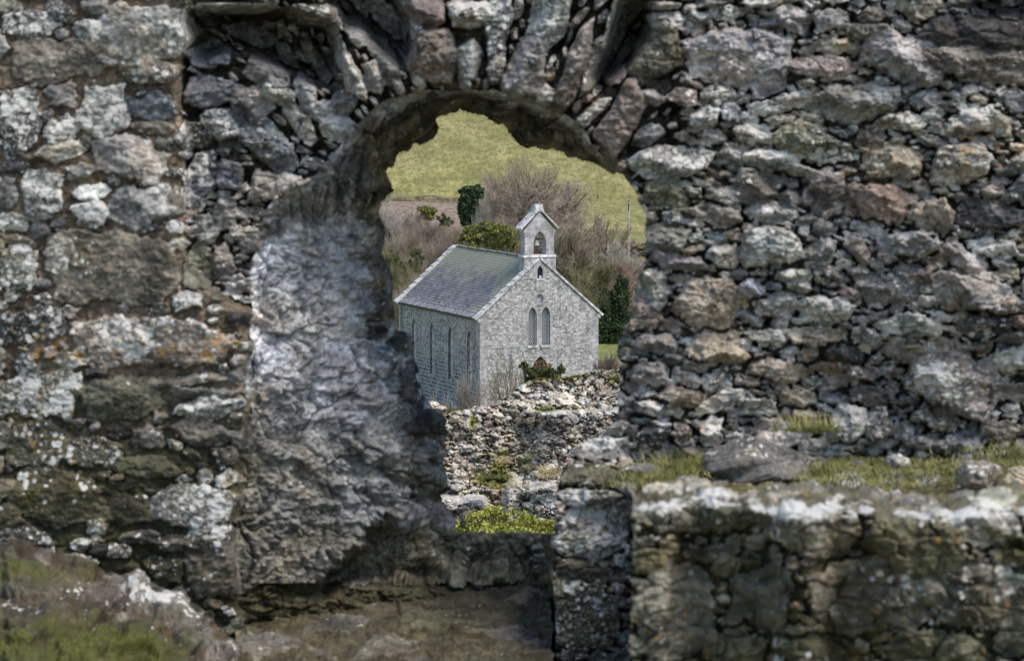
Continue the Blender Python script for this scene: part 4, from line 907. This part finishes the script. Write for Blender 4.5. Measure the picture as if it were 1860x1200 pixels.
def tube(V, Fc, pts, r0, r1, sides):
    n0 = len(V); L = len(pts)
    for i, p in enumerate(pts):
        d = (pts[min(i + 1, L - 1)] - pts[max(i - 1, 0)])
        if d.length < 1e-6: d = Vector((0, 0, 1))
        d.normalize(); a = d.cross(Vector((.3, .9, .2))).normalized(); b_ = d.cross(a); r = r0 + (r1 - r0) * i / (L - 1)
        for q in range(sides):
            t_ = 6.2832 * q / sides; V.append(tuple(p + a * (r * math.cos(t_)) + b_ * (r * math.sin(t_))))
    for i in range(L - 1):
        for q in range(sides):
            Fc.append((n0 + i * sides + q, n0 + i * sides + (q + 1) % sides, n0 + (i + 1) * sides + (q + 1) % sides, n0 + (i + 1) * sides + q))
def bare_tree(name, loc, h, width, seed, mbark, mtw, label, cat, group, kids=(6, 5, 6, 5, 4), base=.18, up=.55, r=.22, twig=.014, ivy=0, trunkn=1):
    rn = random.Random(seed); root = empty(name, loc, 0, label, cat, group)
    TV, TF, CV, CF = [], [], [], []
    maxl = len(kids)
    tips = []
    def grow(p, d, L, rad, lv):
        seg = 5 if lv < 2 else (4 if lv < 4 else 2)
        pts = [p.copy()]; dd = d.copy(); wob = .22 if lv else .1
        for i in range(seg):
            dd = (dd + Vector((rn.gauss(0, wob), rn.gauss(0, wob), rn.gauss(0, wob) * .8 + (.10 if lv else 0)))).normalized()
            pts.append(pts[-1] + dd * (L / seg))
        end = rad * (.45 if lv < maxl else .4)
        if lv <= 2 or (lv == 3 and maxl > 4): tube(TV, TF, pts, max(rad, twig * 1.5), max(end, twig), 6 if lv < 2 else (4 if lv < 3 else 3))
        else: tube(CV, CF, pts, max(rad, twig), max(end, twig * .7), 3)
        if lv >= 3: tips.append(pts[-1])
        if lv >= maxl: return
        n = kids[lv]
        for j in range(n):
            f = base + (1 - base) * (j + rn.random()) / n if lv else .25 + .75 * (j + rn.random()) / n
            f = min(f, .999); s_ = f * seg; i = int(s_); q = pts[i].lerp(pts[i + 1], s_ - i)
            ax = (pts[i + 1] - pts[i]).normalized()
            perp = ax.cross(Vector((rn.gauss(0, 1), rn.gauss(0, 1), rn.gauss(0, 1)))).normalized()
            ang = rn.uniform(.45, .95) if lv else rn.uniform(.35, .95)
            nd = (ax * math.cos(ang) + perp * math.sin(ang)); nd.z += up * .35; nd.normalize()
            ll = L * rn.uniform(.5, .75) * (1.15 - .45 * f)
            if lv == 0: ll = h * .55 * rn.uniform(.75, 1.1) * (1.1 - .3 * f)
            grow(q, nd, ll, rad * (.5 if lv < 2 else .55) * (1.1 - .4 * f), lv + 1)
    for k_ in range(trunkn):
        a = rn.random() * 6.28; lean = .12 if trunkn == 1 else .35
        grow(Vector((rn.gauss(0, .15) * (trunkn > 1), 0, -.4)), Vector((math.cos(a) * lean, math.sin(a) * lean, 1)).normalized(), h * .5, r, 0)
    # fit to the wanted height and width
    A = np.array(CV); zmax = np.percentile(A[:, 2], 99.5); sx_ = width / 2 / np.percentile(abs(A[:, 0] - 0), 97); sz = h / zmax
    TV = [(x * sx_, y * sx_, z * sz) for x, y, z in TV]; CV = [(x * sx_, y * sx_, z * sz) for x, y, z in CV]
    py_mesh('trunk', TV, TF, mbark, root, True); py_mesh('crown', CV, CF, mtw, root)
    return root
def leafcloud(name, blobs, n, size, mat_, parent, seed=0, flat=.5, hang=0, aspect=.5, inner=.35):
    """small leaf quads in uneven clumps; blobs = (x,y,z,rx,ry,rz)"""
    rs = np.random.RandomState(seed); wts = np.array([b_[3] * b_[5] + b_[3] * b_[4] for b_ in blobs]); wts = wts / wts.sum()
    C = []
    for b_, w in zip(blobs, wts):
        m_ = int(n * w) + 1
        nc = max(5, int(m_ / 40)); dirs = rs.normal(size=(nc, 3)); dirs /= np.linalg.norm(dirs, axis=1)[:, None]
        dirs *= (inner + (1 - inner) * rs.rand(nc, 1) ** .4)
        cc = dirs[rs.randint(nc, size=m_)] + rs.normal(size=(m_, 3)) * .13
        C.append(cc * np.array(b_[3:6]) + np.array(b_[:3]))
    C = np.concatenate(C); N = len(C)
    a = rs.normal(size=(N, 3)); a[:, 2] -= hang; a /= np.linalg.norm(a, axis=1)[:, None]
    b2 = np.cross(a, rs.normal(size=(N, 3)) + np.array((0, 0, flat))); b2 /= np.linalg.norm(b2, axis=1)[:, None]
    s_ = size * rs.uniform(.6, 1.4, (N, 1)); a = a * s_; b2 = b2 * s_ * aspect
    Vv = np.stack([C - a * .5, C + b2 * .5, C + a * .6, C - b2 * .5], 1).reshape(-1, 3)
    return np_mesh(name, Vv, np.arange(N * 4).reshape(-1, 4), mat_, parent, False)
def placed(u, y, top):
    """base point and height of a plant whose top reaches photo row top"""
    g = G(u, y); zt = P(u, top, y)[2]; return g, zt - g.z
GB = 'bare trees behind the chapel'; GS = 'bare shrubs in the thicket beside the chapel'
def btree(u, y, top, wpx, seed, mb, mt_, label, **kw):
    g, h = placed(u, y, top); return bare_tree('bare_tree', g, h, wpx / F * y, seed, mb, mt_, label, 'tree', GB, **kw)
def bshrub(u, y, top, wpx, seed, mt_, label, mb=None, **kw):
    g, h = placed(u, y, top); return bare_tree('bare_shrub', g, h, wpx / F * y, seed, mb or M_barkolive, mt_, label, 'shrub', GS, **dict(dict(kids=(7, 6, 6, 5), trunkn=5, r=.10, twig=.014), **kw))
btree(958, 262, 294, 165, 3, M_bark, M_tw_pink, 'tall bare tree with pinkish twigs rising behind the bellcote, the highest tree', twig=.014, r=.34, kids=(13, 6, 5, 5, 3), up=.3)
btree(886, 300, 350, 50, 5, M_bark, M_tw_pink, 'small bare tree between the dark ivy tree and the tallest tree')
btree(1020, 280, 330, 150, 7, M_bark, M_tw_pink, 'bare tree just right of the tallest tree with mauve twigs', twig=.014, r=.3, kids=(10, 6, 5, 5, 3), up=.3)
btree(1042, 232, 392, 150, 11, M_barkolive, M_tw_tan, 'bare tree with thick dark limbs against the right slope of the chapel gable', kids=(8, 6, 6, 6, 4), r=.30, twig=.015)
btree(1088, 262, 396, 130, 13, M_bark, M_tw_pink, 'spreading bare tree with pink twig haze left of the wooden pole', twig=.013)
btree(1140, 250, 440, 90, 17, M_barkolive, M_tw_grey, 'pale bare tree at the foot of the wooden pole')
btree(715, 270, 352, 110, 19, M_bark, M_tw_grey, 'pale grey bare tree at the left edge of the hole, highest on that side', twig=.013, r=.3)
btree(1090, 226, 470, 90, 23, M_barkolive, M_tw_olive, 'low bare tree with olive twigs over the dark hedge', kids=(8, 6, 6, 5, 4))
for i, (u, y, top, w, sd_, mt_, lb) in enumerate([
    (765, 262, 388, 90, 31, M_tw_pink, 'pinkish bare shrub below the earth bank, left of the pine'),
    (812, 250, 418, 80, 32, M_tw_red, 'reddish bare shrub above the far end of the chapel roof'),
    (730, 246, 420, 90, 33, M_tw_tan, 'tan bare shrub left of the chapel roof, halfway up the thicket'),
    (778, 236, 440, 90, 34, M_tw_pink, 'pinkish bare shrub touching the rear coping of the chapel'),
    (700, 240, 450, 80, 35, M_tw_olive, 'olive bare shrub against the left edge of the hole'),
    (735, 222, 476, 90, 36, M_tw_olive, 'low olive shrub left of the rear coping'),
    (700, 216, 510, 80, 37, M_tw_tan, 'tan shrub lowest in the gap between hole edge and chapel eave'),
    (760, 214, 500, 70, 38, M_tw_tan, 'tan shrub hidden behind the rear gable coping'),
    (1000, 245, 420, 80, 39, M_tw_tan, 'tan bare shrub between bellcote and the thick limbed tree'),
    (1120, 240, 470, 80, 40, M_tw_red, 'reddish bare shrub over the dark hedge, under the wooden pole'),
    (1160, 262, 470, 70, 41, M_tw_grey, 'pale straw shrub at the right edge of the hole'),
    (1060, 224, 520, 70, 42, M_tw_olive, 'olive shrub against the lower right gable slope'),
    (1150, 226, 540, 60, 43, M_tw_tan, 'tan shrub at the right end of the dark hedge'),
    (876, 232, 352, 44, 52, M_tw_grey, 'grey brown bare shrub leaning over the right side of the dark ivy tree'),
    (850, 272, 398, 70, 44, M_tw_pink, 'pinkish shrub at the foot of the dark ivy tree'),
    (700, 330, 392, 90, 46, M_tw_grey, 'pale grey shrub at the back left of the thicket near the earth bank'),
    (745, 318, 396, 90, 47, M_tw_tan, 'tan shrub in front of the earth bank, left of the small evergreen'),
    (800, 300, 412, 70, 48, M_tw_red, 'reddish shrub among the small evergreens left of the ivy tree'),
    (1075, 300, 430, 90, 49, M_tw_tan, 'tan shrub behind the pink tree, left of the wooden pole'),
    (1150, 320, 440, 80, 50, M_tw_tan, 'tan rough scrub behind the wooden pole'),
    (918, 250, 395, 70, 45, M_tw_red, 'reddish shrub behind the pine, left of the bellcote'),
]): bshrub(u, y, top, w, sd_, mt_, lb)
def pos_px(u, v, y): return Vector(P(u, v, y))
def evergreen(name, u, y, blobs_px, n, size, mat_, label, cat, seed, trunk=True, group=None, **kw):
    """blobs in photo pixels (u, v, ru, rv) standing at distance y"""
    g = G(u, y); root = empty(name, g, 0, label, cat, group)
    bl = []
    rs = random.Random(seed)
    for (bu, bv, ru, rv) in blobs_px:
        p = pos_px(bu, bv, y) - g; rx = ru / F * y; bl.append((p.x, p.y + rs.uniform(-.5, .5) * rx, p.z, rx, rx, rv / F * y))
    leafcloud('crown' if trunk else 'foliage', bl, n, size, mat_, root, seed, **kw)
    TV, TF = [], []
    zc = max(b_[2] for b_ in bl)
    tube(TV, TF, [Vector((0, 0, -.3)), Vector((.1, 0, zc * .4)), Vector((0, .1, zc * .9))], .22 if trunk else .06, .07, 7)
    for b_ in bl: tube(TV, TF, [Vector((.05, 0, zc * .35)), Vector((b_[0] * .6, b_[1] * .6, (b_[2] + zc * .35) * .5)), Vector(b_[:3])], .10 if trunk else .04, .03, 5)
    py_mesh('trunk' if trunk else 'stem', TV, TF, M_bark, root, True); return root
evergreen('ivy_tree', 852, 240, [(848,352,14,12),(862,346,14,10),(870,350,10,12),(843,375,11,20),(853,372,14,22),(850,398,13,16),(860,385,14,20)], 9000, .27, M_ivy, 'dark green ivy covered tree left of the bare trees', 'tree', 1, flat=.2)
evergreen('pine_tree', 890, 206, [(860,418,20,8),(885,412,20,8),(905,416,20,9),(925,424,16,9),(850,430,16,7),(880,430,22,8),(915,438,20,8),(930,445,12,8),(868,443,16,6),(895,448,16,6),(838,436,8,6)], 16000, .17, M_pine, 'broad pine with yellow green needles above the chapel roof ridge', 'tree', 2, aspect=.3, hang=-.8, inner=.5)
evergreen('evergreen_shrub', 775, 372, [(768,379,12,7),(780,383,13,8),(775,392,14,9)], 3000, .3, M_pine, 'small yellow green evergreen shrub up by the earth bank', 'shrub', 3, trunk=False, aspect=.3, group='evergreen shrubs in the thicket')
evergreen('evergreen_shrub', 808, 352, [(802,397,9,9),(812,404,11,10),(805,414,12,10)], 2600, .28, M_yew, 'dull green evergreen shrub between the bank shrub and the pine', 'shrub', 4, trunk=False, aspect=.3, group='evergreen shrubs in the thicket')
evergreen('evergreen_shrub', 815, 330, [(808,419,11,8),(822,424,12,9),(815,432,14,10)], 3000, .26, M_pine, 'yellow green evergreen shrub at the left foot of the pine', 'shrub', 5, trunk=False, aspect=.3, group='evergreen shrubs in the thicket')
evergreen('dark_hedge', 1108, 224, [(1095,560,18,34),(1112,575,20,40),(1130,560,14,44),(1100,598,20,22),(1125,600,20,22),(1085,595,10,20),(1130,522,13,26),(1148,590,16,26)], 14000, .2, M_ivy, 'dark ivy covered hedge right of the chapel gable', 'hedge', 6, trunk=False, flat=.2)
evergreen('ivy_thicket', 1055, 236, [(1050,500,14,30),(1020,470,10,34),(1070,540,18,24),(1040,540,16,24)], 5000, .2, M_yew, 'green ivy growing up the trunks right of the bellcote', 'ivy', 7, trunk=False, inner=.6, group=None)
evergreen('left_thicket_ivy'.replace('left_thicket_', 'thicket_'), 730, 226, [(715,490,18,30),(745,500,18,24),(722,540,14,30),(755,470,12,16)], 5000, .18, M_yew, 'green ivy growing through the shrubs left of the chapel roof', 'ivy', 8, trunk=False, inner=.6)
# dark yew in front of the gable, rooted behind the broken wall
evergreen('yew_shrub', 985, 57.5, [(952,664,9,5),(962,672,9,7),(975,678,14,9),(990,680,14,9),(1000,676,10,8),(1018,672,7,9),(985,690,24,8),(1008,682,8,7),(970,690,14,10)], 9000, .075, M_yew, 'dark green yew shrub behind the crumbling wall, before the chapel door', 'shrub', 9, trunk=False, aspect=.3, hang=-.6, inner=.4)
evergreen('rusty_shrub', 984, 58.6, [(980,661,8,4),(996,665,7,4),(986,657,4,4)], 330, .06, M_leafdry, 'rusty brown leafy shrub poking up behind the dark yew', 'shrub', 10, trunk=False)
g = Vector(P(1104, 672, 57)); bare_tree('bare_shrub', g - Vector((0, 0, .35)), .62, .5, 51, M_bark, M_tw_red, 'small reddish twiggy shrub on the right end of the crumbling wall', 'shrub', None, kids=(7, 6, 6, 4), trunkn=5, r=.02, twig=.005)
# brambles arching in front of the chapel corner
for i, (u, y, top, w, sd_, lb) in enumerate([(925, 62, 640, 90, 61, 'thin arching brambles in front of the chapel gable, left of the yew'), (850, 60, 668, 60, 62, 'pale brambles before the bottom corner of the chapel'), (800, 59, 705, 50, 63, 'low pale brambles at the left end of the crumbling wall')]):
    g = G(u, y); g.z = P(u, 760, y)[2]; hh = P(u, top, y)[2] - g.z
    bare_tree('bramble', g, hh, w / F * y, sd_, M_tw_tan, (M_tw_olive, M_tw_grey, M_tw_grey)[i], lb, 'bramble', 'brambles between wall and chapel', kids=(4, 3, 3), trunkn=(9, 8, 6)[i], r=.014, twig=.0055, base=.3)
# yellow green bush just beyond the sill
y = 40; g = Vector(P(920, 1010, y)); root = empty('leafy_bush', g, 0, 'yellow green leafy bush just beyond the window sill, against the crumbling wall', 'bush')
bl = []
for (bu, bv, ru, rv) in [(845,958,22,20),(870,950,24,24),(900,946,26,26),(930,952,26,24),(960,954,24,22),(985,958,24,20),(1005,966,20,18),(920,975,90,26),(862,942,14,14),(890,936,12,12)]:
    p = pos_px(bu, bv, y) - g; bl.append((p.x, p.y, p.z, ru / F * y, ru / F * y, rv / F * y))
leafcloud('foliage', bl, 12000, .058, M_leaf, root, 4, hang=-.5, aspect=.38, inner=.55)
TV, TF = [], []
for b_ in bl: tube(TV, TF, [Vector((b_[0] * .4, b_[1] * .4, -.5)), Vector(b_[:3])], .02, .008, 5)
py_mesh('stem', TV, TF, M_barkolive, root)

def tuft(name, base, n, L, spread, mat_, seed, down=0, w=.006, parent=None):
    rs = random.Random(seed); VV = []; FF = []
    for i in range(n):
        a = rs.random() * 6.28; o_ = Vector((rs.gauss(0, spread), rs.gauss(0, spread * .4), 0)); l = L * rs.uniform(.5, 1.2)
        d = Vector((math.cos(a) * .6, math.sin(a) * .6 - .3, 1)).normalized(); s_ = Vector((-d.y, d.x, 0)).normalized() * w
        p = Vector(base) + o_; pts = [p]
        for q in range(4): d = (d + Vector((0, 0, -.28 - down))).normalized(); pts.append(pts[-1] + d * l / 4)
        k0 = len(VV)
        for q, pp in enumerate(pts): f = 1 - q / 4.4; VV += [tuple(pp - s_ * f), tuple(pp + s_ * f)]
        for q in range(4): FF.append((k0 + 2 * q, k0 + 2 * q + 1, k0 + 2 * q + 3, k0 + 2 * q + 2))
    return py_mesh(name, VV, FF, mat_, parent)
o = tuft('grass_tuft', P(995, 862, 51.0), 260, .34, .09, M_straw, 1, .12); tag(o, 'dry straw coloured grass tuft hanging from the crumbling wall', 'grass tuft', 'grass tufts on the crumbling wall')
for i, (u, v, n, L, sp_, mm, lb) in enumerate([(893, 868, 300, .2, .22, M_grass, 'wide patch of short green grass low on the crumbling wall'), (912, 842, 120, .22, .07, M_straw, 'thin dry grass tuft above the wide grass patch on the crumbling wall'), (860, 768, 70, .16, .03, M_grass, 'small green tuft near the upper left end of the crumbling wall'),
        (820, 745, 90, .12, .1, M_grass, 'green tuft on the top of the crumbling wall at its left end'), (960, 836, 90, .2, .06, M_grass, 'green tuft beside the large dry tuft on the crumbling wall'), (1115, 688, 120, .15, .06, M_grass, 'green tuft on the right end of the crumbling wall top'),
        (992, 745, 160, .12, .06, M_grass, 'low green grass on the ledge above the flat white stones of the crumbling wall')]):
    o = tuft('grass_tuft', P(u, v, 51.4 if v > 800 else 52.2), n, L, sp_, mm, 20 + i); tag(o, lb, 'grass tuft', 'grass tufts on the crumbling wall')
# grass on the ledge at the foot of the near rubble
rs = random.Random(8); VV = []; FF = []
def blades(n, uu, vv, zg, L, w, VV, FF):
    for i in range(n):
        u_ = rs.gauss(*uu) if uu[1] < 200 else rs.uniform(*uu); v_ = rs.uniform(*vv)
        p = Vector(P(u_, v_, zg * F / (v_ - 123))); a = rs.random() * 6.28; l = L * rs.uniform(.4, 1.3)
        d = Vector((math.cos(a) * .7, math.sin(a) * .7, 1)).normalized(); s_ = Vector((-d.y, d.x, 0)).normalized() * w; pts = [p]
        for q in range(3): d = (d + Vector((0, 0, -.25))).normalized(); pts.append(pts[-1] + d * l / 3)
        k0 = len(VV)
        for q, pp in enumerate(pts): f = 1 - q / 3.3; VV += [tuple(pp - s_ * f), tuple(pp + s_ * f)]
        for q in range(3): FF.append((k0 + 2 * q, k0 + 2 * q + 1, k0 + 2 * q + 3, k0 + 2 * q + 2))
blades(2600, (1440, 1860), (836, 886), 1.66, .035, .0022, VV, FF); blades(900, (1560, 70), (836, 884), 1.66, .05, .0022, VV, FF); blades(1500, (1195, 40), (850, 886), 1.66, .05, .0022, VV, FF); blades(900, (1840, 50), (815, 870), 1.62, .08, .0022, VV, FF)
o = py_mesh('ledge_grass', VV, FF, M_grass); tag(o, kind='stuff')
for (u, v, n, L, lb) in ((1232, 838, 500, .11, 'dark green grass tuft at the left end of the ledge'), (1470, 770, 320, .12, 'grass tuft growing from the rubble above the white stone block')):
    VV = []; FF = []; Y_ = 12.0
    o = tuft('grass_tuft', P(u, v + 14, 11.85), n, L, .07, M_grass, int(u), .05, .0022); tag(o, lb, 'grass tuft', 'grass tufts on the near wall')

# ------------------------------------------------------------------ wooden pole, field fence, bank
g, h = placed(1142, 290, 366); root = empty('utility_pole', g, 0, 'tall pale wooden pole standing behind the bare trees on the right', 'pole')
TV, TF = [], []; tube(TV, TF, [Vector((0, 0, -.3)), Vector((0, 0, h * .5)), Vector((0, 0, h))], .11, .085, 8); py_mesh('pole', TV, TF, plain('pale_wood', (.42, .41, .38), .9, .3, 3), root, True)
TV, TF = [], []; tube(TV, TF, [Vector((0, 0, h - .02)), Vector((0, 0, h + .12))], .10, .05, 8); box(TV, TF, (-.06, -.16, h - .9), (.12, 0, 0), (0, .08, 0), (0, 0, .7)); py_mesh('cap', TV, TF, M_iron, root)
M_post = plain('weathered_post', (.10, .09, .075), .9, .3, 3)
for u, y, v, lb in ((840, 450, 328, 'dark wooden post alone on the hillside above the ivy tree'), (1086, 427, 354, 'dark wooden post in the field below the hill, right of the bare trees')):
    g = G(u, y); hh = P(u, v, y)[2] - g.z
    root = empty('wooden_post', g, 0, lb, 'post', 'wooden posts in the field')
    TV, TF = [], []; tube(TV, TF, [Vector((0, 0, -.3)), Vector((.02, 0, hh * .5)), Vector((0, 0, hh))], .11, .09, 6); py_mesh('post', TV, TF, M_post, root)
    TV, TF = [], []; tube(TV, TF, [Vector((0, 0, hh * .93)), Vector((-.5, 0, hh * .97))], .04, .03, 5); py_mesh('arm', TV, TF, M_post, root)
fy = 421; a = G(1000, fy); root = empty('wire_fence', a, 0, 'thin wire fence along the bottom of the hill field', 'fence')
prev = None
for i in range(-9, 12):
    if i % 2: continue
    u = 1000 + i * 18; p = G(u, fy) - a; TV, TF = [], []; tube(TV, TF, [p + Vector((0, 0, -.2)), p + Vector((0, 0, 1.0))], .035, .03, 5); py_mesh('post', TV, TF, M_post, root)
VV, FF = [], []
for hz in (.45, .92):
    pts = [G(1000 + i * 18, fy) - a + Vector((0, 0, hz)) for i in range(-9, 12)]; tube(VV, FF, pts, .01, .01, 3)
py_mesh('wire', VV, FF, M_iron, root)
# earth bank with dark scrub at the foot of the hill
rs_ = np.random.RandomState(3); bx_ = np.arange(-26, -5, .25); VV = []; FF = []
prof_ = [(-1.0, -.2), (-.8, .4), (-.2, .8), (.6, .9), (1.6, .5), (2.6, .3)]
for x in bx_:
    for q, (dy, dz) in enumerate(prof_):
        gy = 419 + dy; VV.append((x, gy, CZ + float(gzs(np.float64(x), np.float64(gy))) + dz * (.7 + .6 * float(vn(np.float64(x * .7), np.float64(q), 5))) - .1))
for i in range(len(bx_) - 1):
    for q in range(5): a_ = i * 6 + q; FF.append((a_, a_ + 6, a_ + 7, a_ + 1))
bank = py_mesh('earth_bank', VV, FF, plain('bank_earth', (.13, .11, .065), 1, .6, 1.2, .1), None, True); tag(bank, kind='structure')

# ------------------------------------------------------------------ loose stones lying on the ledge
def rock(loc, sx_, sy_, sz_, seed, tint, wl, label, group=None):
    import bmesh
    bm = bmesh.new(); bmesh.ops.create_icosphere(bm, subdivisions=6, radius=1); co = np.array([v.co[:] for v in bm.verts]); fc = np.array([[v.index for v in f.verts] for f in bm.faces]); bm.free()
    rs = np.random.RandomState(seed); r = np.full(len(co), 1.0)
    for _ in range(14):
        d = rs.normal(size=3); d /= np.linalg.norm(d); r = np.minimum(r, rs.uniform(.62, .95) / np.maximum(co @ d, 1e-3))
    n = fbm(co[:, 0] * 2 + co[:, 2] * 3.1 + 9, co[:, 1] * 2.3 - co[:, 2] * 1.7 + 9, .9, 5, seed, .6) - .5
    p = co * (r * (1 + .34 * n))[:, None] * np.array((sx_, sy_, sz_))
    T = np.tile(np.array(tint), (len(p), 1)) * (.85 + .3 * rs.rand()); K_ = np.zeros((len(p), 3)); K_[:, 2] = wl * np.clip(.25 + co[:, 2], 0, 1); K_[:, 0] = .15; K_[:, 1] = .1
    o = np_mesh('loose_stone', p, fc, M_rock, None, True, dict(tint=T, mask=K_)); o.location = loc; o.rotation_euler = (0, 0, seed); tag(o, label, 'stone', group); return o
rock(P(1375, 843, 11.75), .24, .20, .12, 3, (.15, .145, .13), .5, 'large grey stone with white lichen lying on the ledge left of the grass', 'loose stones on the ledge')
rock(P(1780, 868, 11.3), .12, .10, .07, 5, (.2, .18, .14), .7, 'dark stone with a pale top lying in the ledge grass at the right', 'loose stones on the ledge')
rock(P(1848, 872, 11.2), .07, .07, .06, 6, (.34, .29, .2), .4, 'small tan stone at the right end of the ledge grass', 'loose stones on the ledge')
rock(P(1630, 842, 11.9), .07, .05, .045, 7, (.34, .33, .31), .7, 'small pale stone in the middle of the ledge grass', 'loose stones on the ledge')
rock(P(1560, 853, 11.9), .06, .05, .04, 8, (.16, .16, .15), .3, 'small dark stone in the ledge grass, left of the small pale one', 'loose stones on the ledge')
rock(P(1165, 868, 11.7), .12, .10, .07, 11, (.16, .155, .13), .5, 'grey green stone between the broken pier and the grass tuft on the ledge', 'loose stones on the ledge')
rock(P(1255, 880, 11.4), .09, .08, .045, 12, (.20, .19, .16), .6, 'flat pale stone beside the big grey stone, at its left', 'loose stones on the ledge')
